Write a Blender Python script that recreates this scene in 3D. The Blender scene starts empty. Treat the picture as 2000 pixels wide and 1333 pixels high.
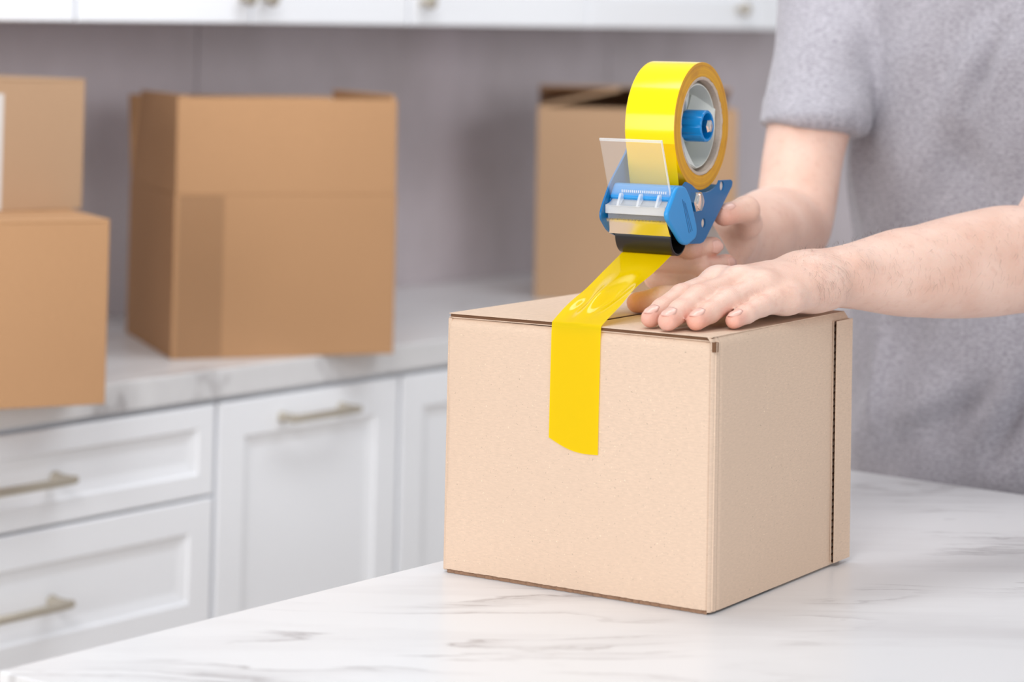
import bpy, bmesh, math, random
import numpy as np
from mathutils import Vector, Matrix
random.seed(7); rng = np.random.default_rng(7)
SC = bpy.context.scene
COL = SC.collection
PI = math.pi

# ------------------------------------------------------------------ camera
cam_d = bpy.data.cameras.new('camera'); cam = bpy.data.objects.new('camera', cam_d); COL.objects.link(cam)
F_ = Vector((0.7883, 0.6138, 0.0435)).normalized()
R_ = Vector((0.6135, -0.7894, 0.0201)); R_ = (R_ - F_ * R_.dot(F_)).normalized()
U_ = R_.cross(F_)
m = Matrix((R_, U_, -F_)).transposed().to_4x4(); m.translation = Vector((-1.6000, -1.0328, 1.3465))
cam.matrix_world = m
cam_d.sensor_width = 36; cam_d.sensor_fit = 'HORIZONTAL'; cam_d.lens = 82.953; cam_d.shift_y = -0.3846
cam_d.clip_start = 0.05
cam_d.dof.use_dof = True; cam_d.dof.focus_distance = 2.0; cam_d.dof.aperture_fstop = 4.4
SC.camera = cam

# ------------------------------------------------------------------ world, lights, exposure
SC.view_settings.view_transform = 'Standard'; SC.view_settings.look = 'None'
SC.view_settings.gamma = 1; SC.view_settings.use_curve_mapping = False
SC.view_settings.exposure = 0.10
W = bpy.data.worlds.new('world'); SC.world = W; W.use_nodes = True
W.node_tree.nodes['Background'].inputs[0].default_value = (0.93, 0.96, 1.0, 1)
W.node_tree.nodes['Background'].inputs[1].default_value = 0.47

def area(name, loc, target, sx, sy, power, col=(1, 1, 1)):
    l = bpy.data.lights.new(name, 'AREA'); l.shape = 'RECTANGLE'; l.size = sx; l.size_y = sy; l.energy = power; l.color = col
    o = bpy.data.objects.new(name, l); COL.objects.link(o); o.location = loc
    o.rotation_euler = (Vector(target) - Vector(loc)).to_track_quat('-Z', 'Y').to_euler()
    return o
area('window_light', (-3.7, 0.40, 1.62), (0.4, 0.5, 1.35), 2.3, 1.8, 54, (1.0, 0.985, 0.97))
area('high_key_softbox', (-2.4, -0.95, 3.25), (0.3, 0.2, 1.1), 1.2, 1.0, 42, (1.0, 0.985, 0.97))  # unseen key softbox, set high so the arm shades the lower shirt
area('far_fill_light', (-4.2, -12.0, 3.0), (0.9, 1.6, 1.0), 5.0, 3.4, 400, (0.97, 0.985, 1.0))  # added fill far behind the camera to brighten cabinet fronts; no door there
area('aisle_fill_light', (0.6, 0.40, 2.65), (0.8, 1.3, 0.9), 2.2, 0.5, 20, (0.98, 0.99, 1.0))  # added fill over the aisle, brightens the cabinets but not the box side

# ------------------------------------------------------------------ materials
def mat(name, col, rough=0.5, metal=0.0, spec=0.5, **kw):
    mt = bpy.data.materials.new(name); mt.use_nodes = True
    b = mt.node_tree.nodes['Principled BSDF']
    b.inputs['Base Color'].default_value = (*col, 1); b.inputs['Roughness'].default_value = rough
    b.inputs['Metallic'].default_value = metal; b.inputs['Specular IOR Level'].default_value = spec
    for k, v in kw.items(): b.inputs[k.replace('_', ' ')].default_value = v
    return mt
def srgb(r, g, b):
    f = lambda c: (c / 255 / 12.92) if c / 255 <= 0.04045 else ((c / 255 + 0.055) / 1.055) ** 2.4
    return (f(r), f(g), f(b))
class NT:
    def __init__(s, mt): s.t = mt.node_tree; s.b = s.t.nodes['Principled BSDF']
    def n(s, typ, **kw):
        nd = s.t.nodes.new(typ)
        for k, v in kw.items():
            if k.startswith('i_'):
                key = k[2:]; key = int(key) if key.isdigit() else key.replace('_', ' ')
                nd.inputs[key].default_value = v
            else: setattr(nd, k, v)
        return nd
    def l(s, a, b): s.t.links.new(a, b)
    def coord(s, scale=(1, 1, 1), kind='Object'):
        tc = s.n('ShaderNodeTexCoord'); mp = s.n('ShaderNodeMapping'); mp.inputs['Scale'].default_value = scale
        s.l(tc.outputs[kind], mp.inputs['Vector']); return mp.outputs[0]
    def ramp(s, src, stops):
        r = s.n('ShaderNodeValToRGB'); e = r.color_ramp.elements
        while len(e) < len(stops): e.new(0.5)
        for el, (p, c) in zip(e, stops): el.position = p; el.color = (*c, 1) if len(c) == 3 else c
        s.l(src, r.inputs[0]); return r.outputs[0]
    def mix(s, fac, a, b, blend='MIX'):
        mx = s.n('ShaderNodeMix', data_type='RGBA', blend_type=blend)
        for sock, v in ((mx.inputs[0], fac), (mx.inputs[6], a), (mx.inputs[7], b)):
            if isinstance(v, (int, float)): sock.default_value = v
            elif isinstance(v, tuple): sock.default_value = (*v, 1)
            else: s.l(v, sock)
        return mx.outputs[2]
    def bump(s, h, strength=0.2, dist=0.001):
        bp = s.n('ShaderNodeBump'); bp.inputs['Strength'].default_value = strength; bp.inputs['Distance'].default_value = dist
        s.l(h, bp.inputs['Height']); s.l(bp.outputs[0], s.b.inputs['Normal']); return bp
    def noise(s, vec, scale, detail=3, rough=0.5):
        nz = s.n('ShaderNodeTexNoise'); nz.inputs['Scale'].default_value = scale; nz.inputs['Detail'].default_value = detail
        nz.inputs['Roughness'].default_value = rough; s.l(vec, nz.inputs['Vector']); return nz.outputs[0]

def cardboard(name, col, speck=1.0):
    mt = mat(name, col, 0.82, spec=0.25); t = NT(mt)
    v = t.coord((60, 60, 260)); fib = t.noise(v, 3, 4, 0.7)
    v2 = t.coord(); big = t.noise(v2, 9, 3)
    c1 = t.mix(t.ramp(fib, [(0.3, (0, 0, 0)), (0.7, (1, 1, 1))]), tuple(x * 0.90 for x in col), tuple(min(1, x * 1.06) for x in col))
    c2 = t.mix(t.ramp(big, [(0.35, (0, 0, 0)), (0.65, (0.35, 0.35, 0.35))]), c1, tuple(x * 0.93 for x in col))
    sp = t.noise(v2, 560, 1); c3 = t.mix(t.ramp(sp, [(0.735, (0, 0, 0)), (0.76, (0.55 * speck,) * 3)]), c2, tuple(x * 0.35 for x in col))
    v3 = t.coord((1, 1.2, 1)); sw = t.noise(v3, 520, 1); c4 = t.mix(t.ramp(sw, [(0.74, (0, 0, 0)), (0.77, (0.6 * speck,) * 3)]), c3, tuple(min(1, x * 1.6) for x in col))
    t.l(c4, t.b.inputs['Base Color']); t.bump(fib, 0.12, 0.0006); return mt
M = {}
M['card_pale'] = cardboard('pale_cardboard', srgb(216, 190, 168), 0.85)
M['card_edge'] = mat('cardboard_raw_edge', srgb(150, 118, 96), 0.95, spec=0.1)
M['card_dark'] = mat('cardboard_flute', srgb(112, 82, 62), 0.95, spec=0.1)
M['card_brown'] = cardboard('brown_cardboard', srgb(186, 144, 106), 0.2)
M['card_tan'] = cardboard('tan_cardboard', srgb(176, 144, 115), 0.3)
M['card_grey'] = cardboard('dull_cardboard', srgb(182, 148, 117), 0.3)
def tape_clear():
    mt = mat('clear_packing_tape', (0.36, 0.21, 0.11), 0.3); t = NT(mt); t.b.inputs['Alpha'].default_value = 0.13; return mt
M['clear_tape'] = tape_clear()
M['shiny_tape'] = mat('glossy_clear_tape', (0.85, 0.82, 0.8), 0.1, Alpha=0.6)
def marble(name, rot):
    mt = mat(name, (0.86, 0.86, 0.86), 0.30, spec=0.4); t = NT(mt)
    m0 = t.coord((1, 1, 1)); mr = t.n('ShaderNodeMapping'); mr.inputs['Rotation'].default_value = (0, 0, rot); t.l(m0, mr.inputs['Vector'])
    ms = t.n('ShaderNodeMapping'); ms.inputs['Scale'].default_value = (1.5, 7.5, 1); t.l(mr.outputs[0], ms.inputs['Vector']); mp = ms.outputs[0]
    warp = t.n('ShaderNodeTexNoise'); warp.inputs['Scale'].default_value = 1.3; warp.inputs['Detail'].default_value = 3; t.l(mp, warp.inputs['Vector'])
    add = t.n('ShaderNodeVectorMath', operation='MULTIPLY_ADD'); add.inputs[1].default_value = (0.5, 0.9, 0); t.l(warp.outputs['Color'], add.inputs[0]); t.l(mp, add.inputs[2])
    w = t.noise(add.outputs[0], 1.5, 8, 0.58)
    vein = t.ramp(w, [(0.485, (0, 0, 0)), (0.505, (0.85, 0.85, 0.85)), (0.515, (0.3, 0.3, 0.3)), (0.57, (0, 0, 0))])
    cloud = t.ramp(t.noise(mp, 1.1, 6, 0.6), [(0.50, (0, 0, 0)), (0.72, (0.55, 0.55, 0.55))])
    msk = t.ramp(t.noise(t.coord((1, 2, 1)), 2.6, 2), [(0.47, (0, 0, 0)), (0.62, (1, 1, 1))])
    base = t.mix(cloud, srgb(228, 228, 230), srgb(200, 198, 200))
    c = t.mix(t.mix(1.0, vein, msk, 'MULTIPLY'), base, srgb(160, 156, 158)); t.l(c, t.b.inputs['Base Color']); return mt
M['marble'] = marble('white_marble', math.radians(50)); M['marble_top'] = marble('white_marble_worktop', 0.0)
M['cab_white'] = mat('white_painted_cabinet', srgb(244, 246, 251), 0.42, spec=0.35)
M['nickel'] = mat('brushed_nickel', srgb(196, 188, 174), 0.42, 0.75)
def tile_mat():
    mt = mat('grey_concrete_tile', srgb(150, 145, 150), 0.6, spec=0.3); t = NT(mt)
    n1 = t.noise(t.coord((1.5, 1, 1.0)), 2.2, 5, 0.55); n2 = t.noise(t.coord((4, 1, 1)), 2, 3)
    c = t.mix(t.ramp(n1, [(0.36, (0, 0, 0)), (0.66, (1, 1, 1))]), srgb(186, 178, 181), srgb(210, 201, 207))
    c = t.mix(t.ramp(n2, [(0.45, (0, 0, 0)), (0.75, (0.5, 0.5, 0.5))]), c, srgb(208, 200, 205)); t.l(c, t.b.inputs['Base Color']); return mt
M['tile'] = tile_mat()
M['grout'] = mat('grout', srgb(120, 115, 116), 0.9)
M['wall'] = mat('white_wall_paint', srgb(225, 225, 228), 0.8)
def floor_mat():
    mt = mat('pale_oak_floor', srgb(196, 182, 165), 0.5); t = NT(mt); n1 = t.noise(t.coord((2, 24, 1)), 2, 5)
    t.l(t.mix(n1, srgb(180, 164, 146), srgb(208, 196, 180)), t.b.inputs['Base Color']); return mt
M['floor'] = floor_mat()
# dispenser
M['blue_steel'] = mat('blue_painted_steel', srgb(0, 102, 162), 0.32, spec=0.5)
M['blue_plastic'] = mat('blue_plastic', srgb(40, 146, 216), 0.34, spec=0.5, Subsurface_Weight=0.0)
M['knob_blue'] = mat('knob_blue_plastic', srgb(0, 132, 205), 0.3)
M['grey_plastic'] = mat('light_grey_plastic', srgb(216, 218, 212), 0.4)
M['handle_grey'] = mat('grey_handle_plastic', srgb(186, 186, 182), 0.45)
M['hole_filler'] = mat('pale_hole_filler', srgb(226, 212, 200), 0.4)
M['black_rubber'] = mat('black_roller_plastic', (0.012, 0.011, 0.012), 0.3)
M['chrome'] = mat('polished_steel', (0.82, 0.81, 0.79), 0.12, 1.0)
M['blade'] = mat('steel_blade', (0.85, 0.84, 0.8), 0.22, 1.0)
def clear_plastic(name, alpha, rough=0.12, tr=0.9):
    mt = mat(name, (0.93, 0.94, 0.96), rough, spec=0.5); t = NT(mt)
    b = t.b; out = t.t.nodes['Material Output']
    tp = t.n('ShaderNodeBsdfTransparent'); tp.inputs[0].default_value = (0.97, 0.975, 0.985, 1)
    mx = t.n('ShaderNodeMixShader'); mx.inputs[0].default_value = alpha
    t.l(tp.outputs[0], mx.inputs[1]); t.l(b.outputs[0], mx.inputs[2]); t.l(mx.outputs[0], out.inputs[0]); return mt
M['clear'] = clear_plastic('clear_plastic', 0.13)
M['clear_edge'] = clear_plastic('frosted_plastic', 0.42)
def tape_mat(name, trans, tp=0.0):
    mt = mat(name, srgb(255, 226, 0), 0.12, spec=0.55); t = NT(mt); out = t.t.nodes['Material Output']
    t.b.inputs['Roughness'].default_value = 0.1
    tr = t.n('ShaderNodeBsdfTranslucent'); tr.inputs[0].default_value = (*srgb(255, 226, 10), 1)
    df = t.n('ShaderNodeMixShader'); df.inputs[0].default_value = trans
    t.l(t.b.outputs[0], df.inputs[1]); t.l(tr.outputs[0], df.inputs[2])
    t2 = t.n('ShaderNodeBsdfTransparent'); t2.inputs[0].default_value = (*srgb(255, 216, 20), 1)
    mx = t.n('ShaderNodeMixShader'); mx.inputs[0].default_value = tp
    t.l(df.outputs[0], mx.inputs[1]); t.l(t2.outputs[0], mx.inputs[2]); t.l(mx.outputs[0], out.inputs[0]); return mt
M['tape'] = tape_mat('yellow_tape', 0.36, 0.12)
M['tape_roll'] = mat('yellow_tape_wound', srgb(255, 220, 0), 0.13, spec=0.5)
def roll_side():
    mt = mat('yellow_tape_edge', srgb(222, 168, 10), 0.35); t = NT(mt)
    tc = t.n('ShaderNodeTexCoord'); sx = t.n('ShaderNodeVectorMath', operation='LENGTH')
    mp = t.n('ShaderNodeMapping'); mp.inputs['Scale'].default_value = (1, 0, 1); t.l(tc.outputs['Object'], mp.inputs[0]); t.l(mp.outputs[0], sx.inputs[0])
    nz = t.n('ShaderNodeTexNoise', noise_dimensions='1D'); nz.inputs['Scale'].default_value = 420; nz.inputs['Detail'].default_value = 4
    t.l(sx.outputs['Value'], nz.inputs['W'])
    n2 = t.noise(t.coord(), 40, 3)
    c = t.mix(t.ramp(nz.outputs[0], [(0.3, (0, 0, 0)), (0.7, (1, 1, 1))]), srgb(196, 132, 14), srgb(228, 172, 8))
    c = t.mix(t.ramp(n2, [(0.5, (0, 0, 0)), (0.72, (0.55, 0.55, 0.55))]), c, srgb(176, 112, 26)); t.l(c, t.b.inputs['Base Color']); return mt
M['tape_side'] = roll_side()
M['core'] = cardboard('grey_cardboard_core', srgb(196, 180, 166))
# person
def skin():
    mt = mat('skin', srgb(236, 196, 178), 0.5, spec=0.35); t = NT(mt)
    b = t.b; b.inputs['Subsurface Weight'].default_value = 0.18; b.inputs['Subsurface Radius'].default_value = (1.0, 0.35, 0.2); b.inputs['Subsurface Scale'].default_value = 0.006
    at = t.n('ShaderNodeAttribute', attribute_name='flush'); v = t.coord()
    n1 = t.noise(v, 26, 4); n2 = t.noise(v, 130, 3)
    c = t.mix(t.ramp(n1, [(0.35, (0, 0, 0)), (0.7, (1, 1, 1))]), srgb(230, 196, 180), srgb(221, 181, 163))
    c = t.mix(t.ramp(n2, [(0.55, (0, 0, 0)), (0.75, (0.35, 0.35, 0.35))]), c, srgb(206, 159, 143))
    c = t.mix(at.outputs['Fac'], c, srgb(228, 150, 130)); t.l(c, b.inputs['Base Color'])
    vo = t.n('ShaderNodeTexVoronoi'); vo.inputs['Scale'].default_value = 700; t.l(v, vo.inputs['Vector'])
    mx = t.n('ShaderNodeMath', operation='ADD'); t.l(vo.outputs['Distance'], mx.inputs[0]); t.l(t.noise(v, 260, 3), mx.inputs[1])
    bp1 = t.bump(mx.outputs[0], 0.16, 0.0008)
    ct = t.n('ShaderNodeAttribute', attribute_name='crease_t'); cm = t.n('ShaderNodeAttribute', attribute_name='crease_m')
    nz = t.noise(v, 380, 2); ma = t.n('ShaderNodeMath', operation='MULTIPLY_ADD'); t.l(nz, ma.inputs[0]); ma.inputs[1].default_value = 2.6; t.l(ct.outputs['Fac'], ma.inputs[2])
    sc = t.n('ShaderNodeMath', operation='MULTIPLY'); t.l(ma.outputs[0], sc.inputs[0]); sc.inputs[1].default_value = 2.4
    sn = t.n('ShaderNodeMath', operation='SINE'); t.l(sc.outputs[0], sn.inputs[0])
    pw = t.n('ShaderNodeMath', operation='MAXIMUM'); t.l(sn.outputs[0], pw.inputs[0]); pw.inputs[1].default_value = 0.2
    ml = t.n('ShaderNodeMath', operation='MULTIPLY'); t.l(pw.outputs[0], ml.inputs[0]); t.l(cm.outputs['Fac'], ml.inputs[1])
    b2 = t.n('ShaderNodeBump', invert=True); b2.inputs['Strength'].default_value = 0.55; b2.inputs['Distance'].default_value = 0.0008
    t.l(ml.outputs[0], b2.inputs['Height']); t.l(bp1.outputs[0], b2.inputs['Normal']); t.l(b2.outputs[0], b.inputs['Normal']); return mt
M['skin'] = skin()
M['nail'] = mat('fingernail', srgb(228, 182, 168), 0.3, spec=0.5)
M['hair'] = mat('brown_hair', srgb(84, 66, 56), 0.6)
M['eye'] = mat('eye_white', srgb(235, 232, 228), 0.2)
M['iris'] = mat('iris', srgb(70, 50, 38), 0.2)
def shirt():
    mt = mat('grey_heather_jersey', srgb(176, 173, 181), 0.9, spec=0.15); t = NT(mt)
    b = t.b; b.inputs['Sheen Weight'].default_value = 0.25
    n1 = t.noise(t.coord((190, 190, 520)), 1, 5, 0.7); n2 = t.noise(t.coord((50, 50, 60)), 1, 4, 0.7)
    c = t.mix(t.ramp(n1, [(0.36, (0, 0, 0)), (0.64, (1, 1, 1))]), srgb(146, 143, 151), srgb(186, 183, 191))
    c = t.mix(t.ramp(n2, [(0.42, (0, 0, 0)), (0.7, (0.2, 0.2, 0.2))]), c, srgb(150, 147, 157)); t.l(c, b.inputs['Base Color'])
    t.bump(n1, 0.35, 0.001); return mt
M['shirt'] = shirt()
M['denim'] = mat('dark_trousers', srgb(58, 60, 70), 0.85)
M['shoe'] = mat('dark_shoe', srgb(40, 38, 38), 0.5)

# ------------------------------------------------------------------ object helpers
MW = {}
def link(o): COL.objects.link(o); return o
def thing(name, label, cat, loc=(0, 0, 0), rz=0.0, group=None):
    o = link(bpy.data.objects.new(name, None)); o.empty_display_size = 0.05
    o.location = loc; o.rotation_euler = (0, 0, rz); o['label'] = label; o['category'] = cat
    if group: o['group'] = group
    MW[o.name] = Matrix.Translation(loc) @ Matrix.Rotation(rz, 4, 'Z'); return o
def mesh_obj(name, me, material, parent=None, local=False, smooth=False, label=None):
    o = link(bpy.data.objects.new(name, me))
    if material is not None:
        for mm in (material if isinstance(material, (list, tuple)) else [material]): me.materials.append(mm)
    if smooth: me.polygons.foreach_set('use_smooth', [True] * len(me.polygons))
    if parent is not None:
        if not local: me.transform(MW[parent.name].inverted())
        o.parent = parent; MW[o.name] = MW[parent.name]
    if label: o['label'] = label
    return o
def part(name, bm, material, parent=None, local=False, smooth=False, bevel=0, seg=2, angle=40, label=None):
    me = bpy.data.meshes.new(name); bmesh.ops.recalc_face_normals(bm, faces=bm.faces); bm.to_mesh(me); bm.free()
    o = mesh_obj(name, me, material, parent, local, smooth, label)
    if bevel:
        md = o.modifiers.new('bevel', 'BEVEL'); md.width = bevel; md.segments = seg; md.limit_method = 'ANGLE'; md.angle_limit = math.radians(angle)
        me.polygons.foreach_set('use_smooth', [True] * len(me.polygons))
        md.harden_normals = True
    elif smooth:
        try: me.set_sharp_from_angle(angle=math.radians(angle))
        except Exception: pass
    return o
def struct(o): o['kind'] = 'structure'; return o
def stuff(o): o['kind'] = 'stuff'; return o
def NB(): return bmesh.new()
def box(bm, p0, p1, mx=None):
    xs, ys, zs = zip(p0, p1)
    vs = [bm.verts.new((xs[i], ys[j], zs[k])) for i in (0, 1) for j in (0, 1) for k in (0, 1)]
    for f in ((0, 1, 3, 2), (4, 6, 7, 5), (0, 4, 5, 1), (2, 3, 7, 6), (0, 2, 6, 4), (1, 5, 7, 3)): bm.faces.new([vs[i] for i in f])
    if mx is not None:
        for v in vs: v.co = mx @ v.co
    return vs
def prism(bm, poly, d0, d1, fr):
    """poly: 2D points; extruded between depths d0,d1; fr(u,w,d)->Vector"""
    a = [bm.verts.new(fr(p[0], p[1], d0)) for p in poly]; b = [bm.verts.new(fr(p[0], p[1], d1)) for p in poly]
    n = len(poly); bm.faces.new(a); bm.faces.new(b[::-1])
    for i in range(n): bm.faces.new((a[i], b[i], b[(i + 1) % n], a[(i + 1) % n]))
def prism_hole(bm, poly, holes, d0, d1, fr):
    """extruded polygon with round holes (c, r, n)"""
    t = bmesh.new(); es = []
    loops = [poly] + [[(c[0] + r * math.cos(2 * PI * i / n), c[1] + r * math.sin(2 * PI * i / n)) for i in range(n)] for c, r, n in holes]
    for lp in loops:
        vs = [t.verts.new((p[0], p[1], 0)) for p in lp]
        es += [t.edges.new((vs[i], vs[(i + 1) % len(vs)])) for i in range(len(vs))]
    bmesh.ops.triangle_fill(t, use_beauty=True, use_dissolve=False, edges=es)
    t.verts.index_update()
    a = [bm.verts.new(fr(v.co.x, v.co.y, d0)) for v in t.verts]; b = [bm.verts.new(fr(v.co.x, v.co.y, d1)) for v in t.verts]
    for f in t.faces:
        ids = [v.index for v in f.verts]; bm.faces.new([a[i] for i in ids]); bm.faces.new([b[i] for i in ids[::-1]])
    o = 0
    for lp in loops:
        n = len(lp)
        for i in range(n): bm.faces.new((a[o + i], b[o + i], b[o + (i + 1) % n], a[o + (i + 1) % n]))
        o += n
    t.free()
def round_poly(pts, r, n=5):
    out = []; N = len(pts)
    for i in range(N):
        p = Vector(pts[i]); a = Vector(pts[i - 1]) - p; b = Vector(pts[(i + 1) % N]) - p
        rr = min(r, a.length * 0.45, b.length * 0.45); s = p + a.normalized() * rr; e = p + b.normalized() * rr
        for k in range(n + 1):
            t = k / n; q = s * (1 - t) ** 2 + p * 2 * t * (1 - t) + e * t * t; out.append((q.x, q.y))
    return out
def lathe(bm, prof, fr, n=48, closed=False):
    """prof: (r, d) ; fr(u,w,d) where u,w plane"""
    rings = []
    for r, d in prof: rings.append([bm.verts.new(fr(r * math.cos(2 * PI * i / n), r * math.sin(2 * PI * i / n), d)) for i in range(n)] if r > 1e-7 else [bm.verts.new(fr(0, 0, d))])
    pairs = list(zip(rings, rings[1:])) + ([(rings[-1], rings[0])] if closed else [])
    for A, B in pairs:
        for i in range(n):
            j = (i + 1) % n
            if len(A) == 1 and len(B) == 1: continue
            if len(A) == 1: bm.faces.new((A[0], B[i], B[j]))
            elif len(B) == 1: bm.faces.new((A[i], B[0], A[j]))
            else: bm.faces.new((A[i], B[i], B[j], A[j]))
def tube(bm, pts, rads, n=12, cap=True, flat=1.0, upv=(0, 0, 1)):
    rings = []; pts = [Vector(p) for p in pts]
    for i, p in enumerate(pts):
        d = (pts[min(i + 1, len(pts) - 1)] - pts[max(i - 1, 0)]).normalized(); s = d.cross(Vector(upv))
        if s.length < 1e-4: s = d.cross(Vector((1, 0, 0)))
        s.normalize(); t = s.cross(d); r = rads[i] if hasattr(rads, '__len__') else rads
        rings.append([bm.verts.new(p + s * (r * math.cos(2 * PI * k / n)) + t * (r * flat * math.sin(2 * PI * k / n))) for k in range(n)])
    for A, B in zip(rings, rings[1:]):
        for k in range(n): bm.faces.new((A[k], B[k], B[(k + 1) % n], A[(k + 1) % n]))
    if cap: bm.faces.new(rings[0][::-1]); bm.faces.new(rings[-1])

# ------------------------------------------------------------------ the setting
WALL_Y = 1.86; CT = 0.90   # wall plane, counter/table height
bm = NB(); box(bm, (-4.5, -4, -0.05), (4.5, 2.1, 0)); struct(part('floor', bm, M['floor']))
bm = NB(); box(bm, (-1.5, WALL_Y, 0), (4.5, WALL_Y + 0.12, 2.7)); wall = struct(part('wall_back', bm, M['wall'])); MW[wall.name] = Matrix.Identity(4)
bm = NB(); box(bm, (-1.165, WALL_Y - 0.006, 0.60), (3.64, WALL_Y - 0.0005, 1.75)); struct(part('grout_bed', bm, M['grout'], wall))
bm = NB(); box(bm, (4.5, -4, 0), (4.62, WALL_Y + 0.12, 2.7)); struct(part('wall_right', bm, M['wall']))
for i in range(4):
    x0 = -1.1625 + i * 1.2
    bm = NB(); box(bm, (x0 + 0.0015, WALL_Y - 0.012, 0.60), (x0 + 1.1985, WALL_Y - 0.004, 1.75)); part('wall_tile', bm, M['tile'], wall, bevel=0.001)

# ---- base cabinets
CF = 1.305            # cabinet body front
def panel_front(bm, x0, x1, z0, z1, yf, th=0.02, rail=0.046, rec=0.006, slope=0.018):
    """shaker front, front face at y = yf - th (towards -y)"""
    y0, y1 = yf - th, yf
    def ring(dx, y): return [bm.verts.new((x0 + dx, y, z0 + dx)), bm.verts.new((x1 - dx, y, z0 + dx)), bm.verts.new((x1 - dx, y, z1 - dx)), bm.verts.new((x0 + dx, y, z1 - dx))]
    b = ring(0, y1); r = [ring(0, y0 + 0.002), ring(0.002, y0), ring(rail, y0), ring(rail + 0.003, y0 + 0.003), ring(rail + slope, y0 + rec)]
    prev = b
    for q in r:
        for i in range(4): bm.faces.new((prev[i], prev[(i + 1) % 4], q[(i + 1) % 4], q[i]))
        prev = q
    bm.faces.new(prev); bm.faces.new(b[::-1])
def bar_handle(parent, xc, z, yfront, L=0.158):
    bm = NB(); y = yfront - 0.028
    tube(bm, [(xc - L / 2, y, z), (xc - L / 2 + 0.004, y - 0.002, z), (xc, y - 0.003, z), (xc + L / 2 - 0.004, y - 0.002, z), (xc + L / 2, y, z)], 0.0055, 12)
    for s in (-1, 1):
        x = xc + s * (L / 2 - 0.008); tube(bm, [(x, yfront + 0.001, z), (x, yfront - 0.008, z), (x, y, z)], [0.0085, 0.0062, 0.0062], 12)
    return part('handle', bm, M['nickel'], parent, smooth=True, label='brushed nickel bar handle')
def cab_body(t, x0, x1, z0, z1, y0, y1, name='body'):
    bm = NB(); th = 0.018
    box(bm, (x0, y0, z0), (x0 + th, y1, z1)); box(bm, (x1 - th, y0, z0), (x1, y1, z1)); box(bm, (x0 + th, y0, z0), (x1 - th, y1, z0 + th)); box(bm, (x0 + th, y0, z1 - th), (x1 - th, y1, z1)); box(bm, (x0 + th, y1 - th, z0 + th), (x1 - th, y1, z1 - th))
    return part(name, bm, M['cab_white'], t, bevel=0.0008)
def plinth(t, x0, x1):
    bm = NB(); box(bm, (x0, CF + 0.05, 0), (x1, CF + 0.07, 0.10)); part('plinth', bm, M['cab_white'], t, bevel=0.001)
BY1 = WALL_Y - 0.014
x0, x1 = 0.080, 0.737
t = thing('drawer_cabinet', 'white base cabinet with stacked drawers under the two stacked boxes', 'cabinet', (x0, CF, 0))
cab_body(t, x0, x1, 0.10, 0.858, CF, BY1); plinth(t, x0, x1)
for (z0, z1, zh) in ((0.7295, 0.852, 0.789), (0.545, 0.7255, 0.6325), (0.325, 0.541, 0.432), (0.104, 0.321, 0.21)):
    bm = NB(); panel_front(bm, x0 + 0.002, x1 - 0.002, z0, z1, CF, rail=0.043 if z0 < 0.7 else 0.03)
    d = part('drawer', bm, M['cab_white'], t)
    bar_handle(d, 0.383, zh, CF - 0.02, 0.15)
x0, x1 = 0.741, 1.124
t = thing('door_cabinet', 'white base cabinet with one panelled door below the open box', 'cabinet', (x0, CF, 0))
cab_body(t, x0, x1, 0.10, 0.858, CF, BY1); plinth(t, x0, x1)
bm = NB(); panel_front(bm, x0 + 0.002, x1 - 0.002, 0.104, 0.852, CF, rail=0.05); d = part('door', bm, M['cab_white'], t); bar_handle(d, 0.930, 0.8205, CF - 0.02, 0.142)
x0, x1 = 1.128, 2.29
t = thing('door_cabinet', 'white base cabinet just left of the taped cardboard box', 'cabinet', (x0, CF, 0))
cab_body(t, x0, x1, 0.10, 0.858, CF, BY1); plinth(t, x0, x1)
for a, b in ((x0, 1.708), (1.712, x1)):
    bm = NB(); panel_front(bm, a + 0.002, b - 0.002, 0.104, 0.852, CF, rail=0.05); d = part('door', bm, M['cab_white'], t); bar_handle(d, (a + b) / 2, 0.8205, CF - 0.02)
bm = NB(); box(bm, (-0.3, 1.282, 0.86), (2.93, BY1, CT)); o = part('worktop', bm, M['marble_top'], bevel=0.003)
o['label'] = 'long white marble worktop running along the grey wall'; o['category'] = 'worktop'

# ---- wall cabinets
UF = 1.50; UZ = 1.386
def knob(parent, x, z, y):
    bm = NB(); fr = lambda u, w, d: Vector((x + u, y - d, z + w))
    lathe(bm, [(0, 0), (0.006, 0), (0.005, 0.012), (0.008, 0.016), (0.0125, 0.019), (0.0125, 0.024), (0.010, 0.027), (0, 0.027)], fr, 20)
    part('knob', bm, M['nickel'], parent, smooth=True, label='round nickel knob')
for (a, b, doors, lab) in ((0.06, 0.653, ((0.06, 0.653, None),), 'white wall cabinet at the top left corner'),
                      (0.657, 1.378, ((0.657, 1.0075, 0.984), (1.0095, 1.378, 1.033)), 'white wall cabinet with two knobs side by side'),
                      (1.382, 2.462, ((1.382, 1.8835, 1.411), (1.8865, 2.462, 2.388)), 'wide white wall cabinet with knobs near both ends'),
                      (2.466, 3.05, ((2.466, 3.05, None),), 'white wall cabinet partly hidden by the grey sleeve')):
    t = thing('wall_cabinet', lab, 'cabinet', (a, UF, UZ))
    cab_body(t, a, b, UZ, 2.1, UF + 0.02, BY1)
    for (p, q, k) in doors:
        bm = NB(); panel_front(bm, p + 0.001, q - 0.001, UZ, 2.098, UF + 0.02, rail=0.055); d = part('door', bm, M['cab_white'], t)
        if k: knob(d, k, UZ + 0.040, UF)
    t.rotation_euler = (0, -0.0135, 0); t.location.z += 0.0135 * (a - 1.55)

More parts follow.
